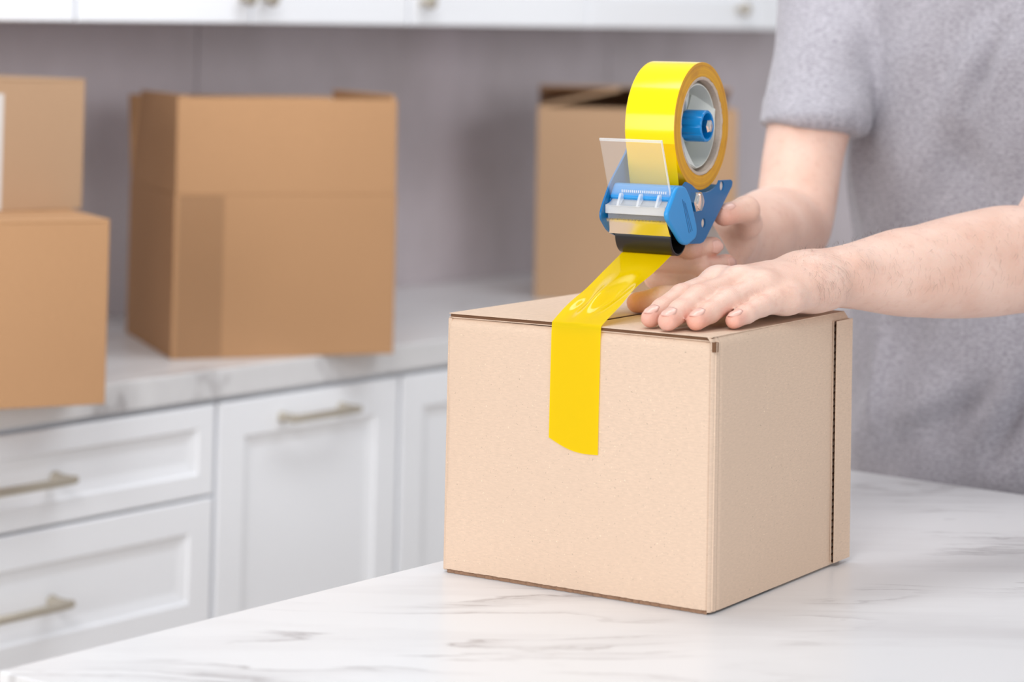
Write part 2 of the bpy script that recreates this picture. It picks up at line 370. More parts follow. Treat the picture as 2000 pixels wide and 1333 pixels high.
# ---- island table
TX0, TX1, TY0, TY1 = -0.482, 0.662, -1.35, 0.2853
t = thing('island_table', 'white marble topped island table carrying the box being taped', 'table', (0.1, -0.5, 0))
bm = NB(); box(bm, (TX0, TY0, CT - 0.03), (TX1, TY1, CT)); part('tabletop', bm, M['marble'], t, bevel=0.0015, seg=3)
bm = NB(); box(bm, (TX0 + 0.05, TY0 + 0.05, 0.10), (TX1 - 0.25, TY1 - 0.05, CT - 0.03)); part('base', bm, M['cab_white'], t, bevel=0.002)
bm = NB(); box(bm, (TX0 + 0.09, TY0 + 0.09, 0), (TX1 - 0.29, TY1 - 0.09, 0.10)); part('plinth', bm, M['cab_white'], t)

# ------------------------------------------------------------------ cardboard boxes in the background
def obox(bm, o, d1, d2, r1, r2, rz):
    """box in frame o + d1*s + d2*t"""
    for s in (0,):
        mx = Matrix(((d1[0], d2[0], 0, o[0]), (d1[1], d2[1], 0, o[1]), (0, 0, 1, 0), (0, 0, 0, 1)))
        box(bm, (r1[0], r2[0], rz[0]), (r1[1], r2[1], rz[1]), mx)
TH = 0.004
def carton(name, label, o, d1, w, d, z0, h, cm, flaps=None, closed=True):
    """o front-left corner, d1 direction of the front face to the right; depth to the back"""
    d1 = Vector(d1).normalized(); d2 = Vector((-d1.y, d1.x))
    t = thing(name, label, 'box', (o[0], o[1], z0), math.atan2(d1.y, d1.x))
    L = lambda bm, nm, **k: part(nm, bm, M[cm], t, local=True, bevel=0.0012, **k)
    bm = NB(); box(bm, (0, 0, 0), (w, TH, h)); L(bm, 'front_panel')
    bm = NB(); box(bm, (0, d - TH, 0), (w, d, h)); L(bm, 'back_panel')
    bm = NB(); box(bm, (0, TH, 0), (TH, d - TH, h)); L(bm, 'side_panel')
    bm = NB(); box(bm, (w - TH, TH, 0), (w, d - TH, h)); L(bm, 'side_panel')
    bm = NB(); box(bm, (TH, TH, 0), (w - TH, d - TH, TH)); L(bm, 'bottom_panel')
    if closed:
        bm = NB(); box(bm, (0, 0, h), (w, d / 2 - 0.001, h + TH)); L(bm, 'flap')
        bm = NB(); box(bm, (0, d / 2 + 0.001, h), (w, d, h + TH)); L(bm, 'flap')
    for (side, length, ang) in (flaps or ()):
        bm = NB()
        if side in 'FB':
            box(bm, (0.001, -TH / 2, 0), (w - 0.001, TH / 2, length))
            mx = Matrix.Translation((0, TH / 2 if side == 'F' else d - TH / 2, h)) @ Matrix.Rotation(math.radians(ang), 4, 'X')
        else:
            box(bm, (-TH / 2, 0.004, 0), (TH / 2, d - 0.004, length))
            mx = Matrix.Translation((TH / 2 if side == 'L' else w - TH / 2, 0, h)) @ Matrix.Rotation(math.radians(ang), 4, 'Y')
        for v in bm.verts: v.co = mx @ v.co
        L(bm, 'flap')
    return t
# mid box, flaps up
t = carton('open_cardboard_box', 'open brown cardboard box with its flaps standing up', (0.757, 1.398), (0.850, -0.527), 0.329, 0.325, CT, 0.232, 'card_brown',
           flaps=(('F', 0.138, -1.5), ('B', 0.138, -14), ('L', 0.142, 5.0), ('R', 0.146, -2)), closed=False)
bm = NB(); box(bm, (0.006, -0.0006, 0.002), (0.072, -0.0001, 0.231)); part('tape_strip', bm, M['clear_tape'], t, local=True, label='clear packing tape')
# left stack
d1 = (0.898, -0.44); n1 = Vector((0.898, -0.44)).normalized()
o = Vector((0.4116, 1.1549)) - n1 * 0.30
t = carton('cardboard_box', 'brown cardboard box at the bottom of the stack, overhanging the worktop', (o.x, o.y), d1, 0.30, 0.34, CT, 0.2235, 'card_brown')
bm = NB(); box(bm, (0.05, -0.0006, 0.0), (0.108, -0.0001, 0.055)); part('tape_strip', bm, M['clear_tape'], t, local=True)
o2 = Vector((0.5058, 1.3117)); n2 = Vector((0.97, -0.243)).normalized(); o2 -= n2 * 0.27
t = carton('cardboard_box', 'dull tan cardboard box on top of the stack at the left edge', (o2.x, o2.y), (0.97, -0.243), 0.27, 0.30, CT + 0.2275, 0.166, 'card_tan')
bm = NB(); box(bm, (0.106, -0.0008, 0.001), (0.154, -0.0001, 0.15)); part('tape_strip', bm, M['shiny_tape'], t, local=True, label='glossy clear packing tape')
# right box behind dispenser
t = carton('half_open_box', 'cardboard box with half raised flaps behind the tape dispenser', (1.80, 1.548), (0.60, -0.80), 0.36, 0.30, CT, 0.345, 'card_grey',
           flaps=(('L', 0.15, 77), ('R', 0.15, -78), ('B', 0.15, 76)), closed=False)

# ------------------------------------------------------------------ the box being taped (local frame: x away along the table, y to the far side)
BYAW = 0.0942; BW, BD, BH = 0.2574, 0.2557, 0.2203
t = thing('taped_cardboard_box', 'pale cardboard box on the marble table with yellow tape on its front', 'box', (0, 0, CT), BYAW)
BOX = t; BM = MW[t.name]
E_X = (BM.to_3x3() @ Vector((1, 0, 0))); E_Y = (BM.to_3x3() @ Vector((0, 1, 0)))
def BL(x, y, z): return BM @ Vector((x, y, z))
cp = M['card_pale']
def sheet(bm, nx, nz, f):
    g = [[bm.verts.new(f(i / nx, k / nz)) for k in range(nz + 1)] for i in range(nx + 1)]
    for i in range(nx):
        for k in range(nz): bm.faces.new((g[i][k], g[i + 1][k], g[i + 1][k + 1], g[i][k + 1]))
def board(name, p0, p1, **k):
    bm = NB(); box(bm, p0, p1); return part(name, bm, cp, t, local=True, bevel=k.pop('bevel', 0.0012), **k)
zt = BH - 0.0042
# walls: front panel with a slightly bulged face and a crease strip near the near corner
bm = NB(); N = 28
def frontf(side):
    def f(a, b):
        y = a * BW; z = 0.0035 + b * (zt - 0.0035)
        bul = -0.0012 * math.sin(PI * a) * math.sin(PI * b)
        rough = 0.0004 * (random.random() - 0.5) if b < 0.01 else 0
        x = bul if side == 0 else 0.004
        if side == 0:
            if b > 0.965: x += 0.0035 * ((b - 0.965) / 0.035) ** 2          # rolls over into the flap under the lid
            if a < 0.03: x += 0.004 * (1 - a / 0.03) ** 2
            if a > 0.985: x += 0.003 * ((a - 0.985) / 0.015) ** 2
            dc = (y - 0.0085) / 0.0012; x += 0.0005 * math.exp(-dc * dc)
        return Vector((x, y, z + (rough if side == 0 else 0)))
    return f
sheet(bm, 90, 60, frontf(0)); sheet(bm, 1, 1, frontf(1)); part('front_panel', bm, cp, t, local=True, smooth=True)
bm = NB()
def sidef(a, b):
    x = a * BD; z = 0.002 + b * (BH - 0.0005 - 0.002)
    y = -0.0006 * math.sin(PI * a) * math.sin(PI * b)
    if b > 0.975: y += 0.0035 * ((b - 0.975) / 0.025) ** 2
    if a < 0.02: y += 0.003 * (1 - a / 0.02) ** 2
    for xc, am in ((0.0050, 0.0016), (0.0120, 0.0008)):
        dc = (x - xc) / 0.0011; y += am * math.exp(-dc * dc)
    return Vector((x, y, z))
sheet(bm, 130, 50, sidef); sheet(bm, 1, 1, lambda a, b: Vector((0.004 + a * (BD - 0.006), 0.004, 0.002 + b * (zt - 0.002)))); part('side_panel', bm, cp, t, local=True, smooth=True)
board('side_panel', (0.001, BW - 0.004, 0.002), (BD, BW, zt)); board('back_panel', (BD - 0.004, 0.004, 0.002), (BD, BW - 0.004, zt - 0.0004))
# glue tab lapped on the near side, with its fluted cut edge
bm = NB(); TX = 0.2235
box(bm, (TX, -0.0044, 0.004), (BD + 0.001, -0.0038, BH - 0.006)); box(bm, (TX, -0.0012, 0.004), (BD + 0.001, -0.0005, BH - 0.006))
tab = part('glue_tab', bm, cp, t, local=True)
bm = NB(); n = 150; zz = [(0.004 + (BH - 0.010) * i / n) for i in range(n + 1)]
g = [[bm.verts.new((x, -0.0025 + 0.0013 * math.sin(i / n * 2 * PI * 36), z)) for x in (TX + 0.0008, TX + 0.009)] for i, z in enumerate(zz)]
for A, B in zip(g, g[1:]): bm.faces.new((A[0], A[1], B[1], B[0]))
part('flute_core', bm, M['card_dark'], tab, local=True, smooth=True)
# lid: two long flaps hinged on the near and far sides, two short ones below
def lid(y0, y1, lift):
    bm = NB(); L0, L1 = 0.0012, BD - 0.0015
    z0, z1 = BH - 0.004, BH
    for a, b in ((z0, z0 + 0.0007), (z1 - 0.0008, z1)): 
        vs = box(bm, (L0, y0, a), (L1, y1, b))
        for v in vs:
            v.co.z += lift * (1 - abs(v.co.y - (BW / 2 - 0.002)) / (BW / 2)) * (0.9 - 0.4 * v.co.x / BD)
    o = part('flap', bm, cp, t, local=True, bevel=0.0003)
    bm = NB(); vs = box(bm, (L0 + 0.0012, y0 + 0.001, z0 + 0.0006), (L1 - 0.001, y1 - 0.001, z1 - 0.0007))
    for v in vs: v.co.z += lift * (1 - abs(v.co.y - (BW / 2 - 0.002)) / (BW / 2)) * (0.9 - 0.4 * v.co.x / BD)
    part('flute_core', bm, M['card_dark'], o, local=True)
lid(0.0025, BW / 2 - 0.0027, 0.0); lid(BW / 2 - 0.0012, BW - 0.001, 0.0012)
board('minor_flap', (0.003, 0.005, zt - 0.0045), (0.095, BW - 0.005, zt - 0.0008)); board('minor_flap', (BD - 0.095, 0.005, zt - 0.0045), (BD - 0.003, BW - 0.005, zt - 0.0008))
# raw folded end showing at the near top corner
bm = NB(); box(bm, (0.0006, -0.0010, BH - 0.0120), (0.0052, 0.0030, BH - 0.0042)); part('corner_notch', bm, M['card_dark'], t, local=True)
bm = NB(); box(bm, (0.0018, -0.0014, BH - 0.0120), (0.0026, 0.0030, BH - 0.0042)); box(bm, (0.0052, -0.0014, BH - 0.0125), (0.0060, 0.0030, BH - 0.0036)); part('corner_liner', bm, cp, t, local=True)
# bottom: ragged cut edge of the long flaps
bm = NB(); n = 120
top_, bot_ = [], []
for i in range(n + 1):
    y = 0.004 + (BW - 0.008) * i / n; x = 0.0008 + 0.0012 * random.random()
    top_.append((bm.verts.new((x, y, 0.0032)), bm.verts.new((0.12, y, 0.0032)))); bot_.append((bm.verts.new((x + 0.0006 * random.random(), y, 0.0002)), bm.verts.new((0.12, y, 0.0002))))
for i in range(n):
    for R in (top_, bot_): bm.faces.new((R[i][0], R[i][1], R[i + 1][1], R[i + 1][0]))
    bm.faces.new((top_[i][0], top_[i + 1][0], bot_[i + 1][0], bot_[i][0]))
part('bottom_flap', bm, M['card_edge'], t, local=True)
board('bottom_panel', (0.12, 0.004, 0.0), (BD - 0.001, BW - 0.004, 0.004))

# ------------------------------------------------------------------ tape dispenser (local plane u, w in mm; a = axis towards the viewer's right)
AX = Vector((0.1427, -0.9898, 0)).normalized(); UX = Vector((-AX.y, AX.x, 0)); MO = Vector((0.1063, 0.1406, 1.1704))
def DP(u, w, a): return MO + UX * (u * 0.001) + Vector((0, 0, w * 0.001)) + AX * (a * 0.001)
disp = thing('tape_dispenser', 'blue hand-held tape gun with grey handle and black roller above the box', 'tape dispenser', DP(60, 0, 0), math.atan2(UX.y, UX.x))
RC = (58.5, 112.0); RR = 56.8
# frame: far plate, floor, near flange bent from one sheet
arc = [(RC[0] + 58.8 * math.cos(math.radians(q)), RC[1] + 58.8 * math.sin(math.radians(q))) for q in (-64, -72, -80, -88, -96, -104, -112, -120, -128)]
near_poly = round_poly([(114.5, 62)], 0) if False else [(112, 62.5), (115.5, 60.5), (114.5, 56.5), (60, 12.5), (55, 9.5), (48, 8.5), (20, 10.0), (-2, 22), (-6, 36), (4, 56), (18, 64)] + arc[::-1][1:] + [(88, 62.8)]
bm = NB(); prism_hole(bm, near_poly, [((92.5, 57.5), 4.6, 20), ((54.6, 26.2), 4.4, 20)], 27.2, 29.0, DP)
far_poly = [(115.5, 60.5), (114.5, 56.5), (60, 12.5), (48, 8.5), (20, 10), (-8, 17), (-17, 20.6), (-29.5, 31), (-30.5, 36), (-27, 43), (-13, 62), (17, 88), (42, 128), (52, 134), (66, 134), (76, 127), (100, 75)]
prism(bm, round_poly(far_poly, 4, 3), -31.2, -29.4, DP)
# bent floor between the plates
prism(bm, [(48, 8.5), (60, 12.5), (114, 56), (112.6, 57.6), (58.8, 14.2), (47.6, 10.4)], -30, 28, DP)
part('frame', bm, M['blue_steel'], disp, smooth=True, angle=30)
# front bracket: near cheek + cross bar
cheek = round_poly([(-10, 61.5), (7, 61), (18, 50), (32, 24), (31, 15), (13, 9), (2, 11), (-27, 33), (-29, 39)], 5, 4)
bm = NB(); prism(bm, cheek, 29.2, 34.0, DP); ck = part('cheek', bm, M['blue_plastic'], disp, bevel=0.0022, seg=4, angle=50, label='bright blue plastic cheek')
for du in (0, 4.2, 8.4):  # darker strips on the flat cheek paint the shade of its grooves
    bm = NB(); prism(bm, [(-1 + du * 0.7, 50 - du * 0.4), (0.2 + du * 0.7, 50 - du * 0.4), (15.2 + du * 0.75, 20 + du * 0.2), (14 + du * 0.75, 20 + du * 0.2)], 33.7, 34.15, DP); part('groove_shade', bm, M['blue_steel'], ck)
bm = NB(); prism(bm, round_poly([(-7, 62), (12, 61), (12, 52), (-12, 47), (-15, 50)], 4, 4), -29.2, 30, DP); part('cross_bar', bm, M['blue_plastic'], disp, bevel=0.001)
bm = NB(); prism(bm, [(-15, 49), (-12, 48), (-8, 22), (-12, 20), (-19, 31)], -29.3, -27.5, DP); part('bracket_end', bm, M['blue_steel'], disp, bevel=0.0005)
# roller
bm = NB(); RO = (7.5, 17.2); fr = lambda u, w, d: DP(RO[0] + u, RO[1] + w, d)
lathe(bm, [(17, -26), (17, 27), (16.2, 27.6), (15.2, 27.6), (14.8, 26.5), (14.8, -25), (15.4, -26.4), (16.4, -26.4)], fr, 64, closed=True)
rol = part('roller', bm, M['black_rubber'], disp, smooth=True, angle=35)
bm = NB(); lathe(bm, [(0, -28.5), (3.5, -28.5), (3.5, 28.8), (0, 28.8)], fr, 20)
for k in range(3):
    q = 2 * PI * k / 3 + 0.6; cq, sq = math.cos(q), math.sin(q)
    prism(bm, [(3 * cq - 0.7 * sq, 3 * sq + 0.7 * cq), (15 * cq - 0.7 * sq, 15 * sq + 0.7 * cq), (15 * cq + 0.7 * sq, 15 * sq - 0.7 * cq), (3 * cq + 0.7 * sq, 3 * sq - 0.7 * cq)], -20, 20, fr)
part('roller_axle', bm, M['black_rubber'], rol, smooth=True, angle=35)
# serrated blade
bm = NB(); n = 44; A0, A1 = -30.0, 29.0
up_, lo_ = [], []
for i in range(2 * n + 1):
    a = A0 + (A1 - A0) * i / (2 * n); tt = 2.3 if i % 2 else 0
    up_.append((a, tt))
for off in (0, 0.7):
    rows = []
    for a, tt in up_: rows.append((bm.verts.new(DP(-20.5 - tt * 0.55 + off, 30.0 + tt, a)), bm.verts.new(DP(-19.0 + off, 28.0, a)), bm.verts.new(DP(-13.0 + off, 18.2, a))))
    for P0, P1 in zip(rows, rows[1:]):
        for k in range(2): bm.faces.new((P0[k], P0[k + 1], P1[k + 1], P1[k]))
part('blade', bm, M['blade'], disp, label='serrated steel blade')
# clear comb in front of the blade with three ribs
bm = NB(); prism(bm, [(-11, 50), (-9.5, 49.5), (-15, 43), (-21.5, 42), (-22, 36), (-23.5, 36), (-24, 43.5), (-16.5, 45)], -29, 29, DP)
part('blade_cover', bm, M['clear_edge'], disp, bevel=0.0006)
for a in (-17, 2.0, 20):
    bm = NB(); prism(bm, [(-22, 42), (-24.2, 43), (-18.5, 53.5), (-15, 54), (-13, 49)], a - 1.0, a + 1.0, DP); part('rib', bm, M['clear_edge'], disp)
bm = NB(); prism(bm, [(-23, 41), (-22, 41), (-20.2, 31.5), (-21.2, 31.5)], -27, 29, DP); part('comb_skirt', bm, M['clear'], disp)
bm = NB()
for i in range(22):
    a = -17 + i * 2.0; prism(bm, [(-16.2, 54.5), (-15.4, 54.7), (-15.4, 56.8), (-16.4, 56.6)], a, a + 1.0, DP)
part('guard_teeth', bm, M['clear_edge'], disp)
# clear guard plate
bm = NB(); prism(bm, [(-12.0, 47.5), (-10.4, 47.8), (-32.6, 101.5), (-34.2, 101.0)], -30.5, 29.3, DP); gd = part('guard', bm, M['clear'], disp, bevel=0.0004, label='clear plastic guard')
bm = NB(); prism(bm, [(-33.2, 99.0), (-31.6, 99.3), (-32.5, 101.6), (-34.3, 101.1)], -30.6, 29.5, DP)
prism(bm, [(-12.2, 47.5), (-10.3, 47.8), (-32.5, 101.4), (-34.3, 101.0)], 28.7, 29.6, DP); part('guard_rim', bm, M['clear_edge'], gd)
# hub wheel
fh = lambda u, w, d: DP(RC[0] + u, RC[1] + w, d)
bm = NB(); lathe(bm, [(38.6, -24), (38.8, 17), (37.4, 19.5), (36.4, 19.5), (36.2, -23)], fh, 64, closed=True)
hub = part('hub', bm, M['grey_plastic'], disp, smooth=True, angle=35, label='light grey plastic hub')
bm = NB(); lathe(bm, [(36.6, -14), (12, -10), (12, -16), (36.6, -18)], fh, 48, closed=True); part('hub_web', bm, M['grey_plastic'], hub, smooth=True, angle=35)
bm = NB(); lathe(bm, [(12.5, -24), (12.5, 10), (9.5, 11), (9.5, -24)], fh, 32, closed=True); part('hub_sleeve', bm, M['grey_plastic'], hub, smooth=True, angle=35)
for k in range(3):      # sloping spoke blades
    q0 = math.radians(100 + 120 * k); bm = NB(); rows = []
    for i in range(9):
        s = i / 8; r = 12 + 25.2 * s
        c0 = q0 + 0.55 * s; wd = 0.42 + 0.25 * s
        rows.append([bm.verts.new(fh(r * math.cos(c0 + e), r * math.sin(c0 + e), d)) for e, d in ((-wd, -6 + 2 * s), (-wd * 0.35, 8 + 11 * s), (wd * 0.30, 9 + 12 * s), (wd, -6 + 8 * s), (wd * 0.6, -15), (-wd * 0.8, -15))])
    for A, B in zip(rows, rows[1:]):
        for i in range(6): bm.faces.new((A[i], B[i], B[(i + 1) % 6], A[(i + 1) % 6]))
    bm.faces.new(rows[0]); bm.faces.new(rows[-1][::-1]); part('spoke', bm, M['grey_plastic'], hub, smooth=True, angle=30)
# blue brake knob with ribs, bolt
bm = NB(); prof = [(9.0, 9), (13.6, 9), (14.2, 10), (14.2, 28.5), (13.4, 29.5), (11.8, 29.5), (11.4, 28.5), (11.2, 18), (0, 18)]
n = 60; rings = []
for r, d in prof:
    if r == 0: rings.append([bm.verts.new(fh(0, 0, d))]); continue
    rings.append([bm.verts.new(fh((r - (0.7 if r > 13 and (i % 5) in (0,) and d < 29 else 0)) * math.cos(2 * PI * i / n), (r - (0.7 if r > 13 and (i % 5) in (0,) and d < 29 else 0)) * math.sin(2 * PI * i / n), d)) for i in range(n)])
for A, B in zip(rings, rings[1:]):
    for i in range(n):
        j = (i + 1) % n
        if len(B) == 1: bm.faces.new((A[i], B[0], A[j]))
        else: bm.faces.new((A[i], B[i], B[j], A[j]))
kn = part('brake_knob', bm, M['knob_blue'], disp, smooth=True, angle=30, label='ribbed blue knob')
bm = NB(); lathe(bm, [(3.2, 16), (3.2, 27), (0, 27)], fh, 20); lathe(bm, [(6.2, 24), (6.2, 31), (5.2, 32.5), (3.4, 33.2), (0, 33.2)], fh, 6); part('bolt', bm, M['chrome'], kn, smooth=True, angle=25, label='shiny hexagonal bolt')
# nut on the near flange
fn = lambda u, w, d: DP(32 + u, 46.3 + w, d)
bm = NB(); lathe(bm, [(9.6, 29.0), (9.6, 34.5), (8.8, 35.8), (7.2, 36.0)], fn, 6); lathe(bm, [(7.4, 35.6), (6.9, 36.6), (5.2, 37.0), (0, 37.2)], fn, 28); part('nut', bm, M['chrome'], disp, smooth=True, angle=25, label='chromed nut')
for (u_, w_, r_) in ((92.5, 57.5, 4.4), (54.6, 26.2, 4.2)):
    bm = NB(); fv = lambda u, w, d: DP(u_ + u, w_ + w, d); lathe(bm, [(0, 26.4), (r_, 26.4), (r_, 27.4), (r_ * 0.8, 27.7), (0, 27.7)], fv, 20); part('hole_filler', bm, M['hole_filler'], disp, smooth=True, angle=30)  # pale discs added in the open holes, standing for the brightness behind them
# handle
HA, HB = (72, 40), (172, -40)
hd = (Vector(HB) - Vector(HA)).normalized(); hn = Vector((-hd.y, hd.x))
bm = NB(); rings = []; n = 24
prof = [(0, 15, 13), (0.1, 15, 13.5), (0.35, 13.5, 13), (0.6, 14.2, 13.5), (0.85, 13.8, 13), (0.96, 13, 12), (1.0, 9, 8)]
for s, ru, ra in prof:
    c = Vector(HA) + (Vector(HB) - Vector(HA)) * s
    ring = []
    for k in range(n):
        q = 2 * PI * k / n; cq, sq = math.cos(q), math.sin(q)
        e = lambda v: math.copysign(abs(v) ** 0.55, v)
        p = c + hn * (ru * e(cq)); ring.append(bm.verts.new(DP(p.x, p.y, ra * e(sq))))
    rings.append(ring)
for A, B in zip(rings, rings[1:]):
    for k in range(n): bm.faces.new((A[k], B[k], B[(k + 1) % n], A[(k + 1) % n]))
bm.faces.new(rings[0]); bm.faces.new(rings[-1][::-1]); part('handle', bm, M['handle_grey'], disp, smooth=True, angle=50, label='light grey plastic handle')

# ------------------------------------------------------------------ roll of yellow tape
roll = thing('tape_roll', 'roll of glossy yellow packing tape mounted on the blue tape gun', 'tape', DP(RC[0], RC[1], 0), math.atan2(UX.y, UX.x))
# local frame of winding: built around its axis so that the side rings are concentric
wm = NB(); n = 128
def ringv(r, d): return [wm.verts.new(fh(r * math.cos(2 * PI * i / n), r * math.sin(2 * PI * i / n), d)) for i in range(n)]
prof = [(RR - 0.3, -24.0), (RR, -23.7), (RR, 23.7), (RR - 0.3, 24.0), (44.0, 24.0), (44.0, -24.0)]
rg = [ringv(*p) for p in prof]
for q in range(6):
    A, B = rg[q], rg[(q + 1) % 6]
    for i in range(n):
        f = wm.faces.new((A[i], B[i], B[(i + 1) % n], A[(i + 1) % n])); f.material_index = 0 if q in (0, 1) else 1
me = bpy.data.meshes.new('winding'); bmesh.ops.recalc_face_normals(wm, faces=wm.faces); wm.to_mesh(me); wm.free()
wo = mesh_obj('winding', me, [M['tape_roll'], M['tape_side']], roll, smooth=True)
me.set_sharp_from_angle(angle=math.radians(30))
bm = NB(); pr = []
lathe(bm, [(43.9, -23.6), (43.9, 23.8), (43.2, 24.1), (41.8, 23.9), (41.0, 23.5), (41.0, -23.6)], fh, 96, closed=True)
for v in bm.verts:
    d = (v.co - fh(0, 0, 0)); aa = d.dot(AX)
    if aa > 0.0238: v.co += AX * random.uniform(-0.0004, 0.0005)
part('core', bm, M['core'], roll, smooth=True, angle=30, label='grey cardboard core')
# strip: roll -> round the roller -> down to the box edge -> over the edge and down its front
pth = []
c1 = Vector(RC); c2 = Vector(RO); r1, r2 = RR, 17.3
dv = c2 - c1; L = dv.length; base = math.atan2(dv.y, dv.x); al = math.acos((r1 + r2) / L)
pa = None
for sgn in (-1, 1):
    ang = base + sgn * al; p = c1 + Vector((math.cos(ang), math.sin(ang))) * r1; q = c2 - Vector((math.cos(ang), math.sin(ang))) * r2
    if p.x < c1.x and q.x > c2.x and (pa is None or q.x > pb.x): pa, pb = p, q
N_A = 30
path = [(pa.lerp(pb, i / 8)) for i in range(9)]
a0 = math.atan2(pb.y - c2.y, pb.x - c2.x)
a1 = math.radians(-90 - 22)
while a1 > a0: a1 -= 2 * PI
if a0 - a1 > PI * 1.5: a0 -= 2 * PI
for i in range(1, 13):
    q = a0 + (a1 - a0) * i / 12; path.append(Vector((c2.x + r2 * math.cos(q), c2.y + r2 * math.sin(q))))
strip_pts = []      # rows of (near, far)
HWID = 23.8
rows = [[DP(p.x, p.y, HWID * (1 - 2 * j / N_A)) for j in range(N_A + 1)] for p in path]
endrow = rows[-1]
yc = 0.1283; NS = 60
edge = [BL(-0.0003, yc - 0.0237 + 0.0474 * j / N_A, BH + 0.0006) for j in range(N_A + 1)]
for i in range(1, NS + 1):
    s = i / NS; row = []
    for j in range(N_A + 1):
        tt = j / N_A; p = endrow[j].lerp(edge[j], s)
        env = math.sin(PI * s) ** 0.8
        # puckers that fan out from the box edge, and a gentle sag
        h = 0.0030 * math.sin(2 * PI * (tt * 1.6 + 0.15 + 0.35 * s)) * math.exp(-((s - 0.60) / 0.22) ** 2) + 0.0016 * math.sin(2 * PI * (tt * 2.7 - 0.3 * s)) * math.exp(-((s - 0.7) / 0.16) ** 2)
        h += 0.0030 * env * (s - 0.25)
        p = p + Vector((-0.33, 0, 0.94)) * h; row.append(p)
    rows.append(row)
for i in range(1, 34):
    s = i / 33; row = []
    for j in range(N_A + 1):
        tt = j / N_A
        lenz = 0.0945 + 0.0095 * (1 - tt) + 0.004 * math.sin(PI * tt)
        y = yc - 0.0237 + 0.0474 * tt; z = BH - 0.0004 - lenz * s
        x = -0.0010 - 0.0012 * math.sin(PI * y / BW) * math.sin(PI * z / BH)
        if i < 3: x += 0.0004 * (3 - i) / 3
        row.append(BL(x, y, z))
    rows.append(row)
bm = NB(); vv = [[bm.verts.new(p) for p in r] for r in rows]
for A, B in zip(vv, vv[1:]):
    for j in range(N_A): bm.faces.new((A[j], A[j + 1], B[j + 1], B[j]))
part('tape_strip', bm, M['tape'], roll, smooth=True, angle=60, label='yellow strip pulled onto the box')

# ------------------------------------------------------------------ person: implicit surfaces meshed with surface nets
def rcone(a, b, ra, rb):
    a = np.array(a, float); b = np.array(b, float)
    return ('c', a, b, ra, rb)
def ell(c, r, ax=None):
    return ('e', np.array(c, float), np.array(r, float), None if ax is None else np.array(ax, float))
def pd(pr, p):
    if pr[0] == 'c':
        _, a, b, ra, rb = pr; ba = b - a; pa = p - a
        t = np.clip((pa @ ba) / max(ba @ ba, 1e-12), 0, 1)
        return np.linalg.norm(pa - t[:, None] * ba, axis=1) - (ra + (rb - ra) * t)
    if pr[0] == 'l':
        d = None
        for a, b, ra, rb in pr[3]:
            ba = b - a; pa = p - a; t = np.clip((pa @ ba) / max(ba @ ba, 1e-12), 0, 1); w = pa - t[:, None] * ba
            e = np.sqrt(np.einsum('ij,ij->i', w, w)) - (ra + (rb - ra) * t); d = e if d is None else np.minimum(d, e)
        return d
    _, c, r, ax = pr; q = p - c
    if ax is not None: q = q @ ax.T
    k0 = np.linalg.norm(q / r, axis=1); k1 = np.linalg.norm(q / (r * r), axis=1)
    return np.where(k1 > 1e-9, k0 * (k0 - 1) / np.maximum(k1, 1e-9), -min(r))
def smin(a, b, k):
    if k <= 0: return np.minimum(a, b)
    h = np.maximum(k - np.abs(a - b), 0) / k
    return np.minimum(a, b) - h * h * k * 0.25
BIG = 0.2
def near_segs(segs, c, r):
    out = []
    for sg in segs:
        a, b, ra, rb = sg; ba = b - a; t = min(1, max(0, ((c - a) @ ba) / max(ba @ ba, 1e-12)))
        if np.linalg.norm(c - a - t * ba) - (ra + (rb - ra) * t) < r: out.append(sg)
    return out
def make_sdf(base, kbase, branches, kend=0.0012):
    """base: prims blended with kbase; branches: list of (prims, k inside, k to base)"""
    def f(p, c=None, r=0.0):
        def comb(prims, k):
            d = None
            for pr in prims:
                if c is not None:
                    if pd(pr, c)[0] - r > 0.02: continue
                    if pr[0] == 'l': pr = (pr[0], pr[1], pr[2], near_segs(pr[3], c[0], r + 0.02))
                q = pd(pr, p); d = q if d is None else smin(d, q, k)
            return d
        db = comb(base, kbase); out = db
        for prims, ki, kb in branches:
            di = comb(prims, ki)
            if di is None: continue
            x = di if db is None else smin(di, db, kb)
            out = x if out is None else smin(out, x, kend)
        return np.full(len(p), BIG) if out is None else out
    return f
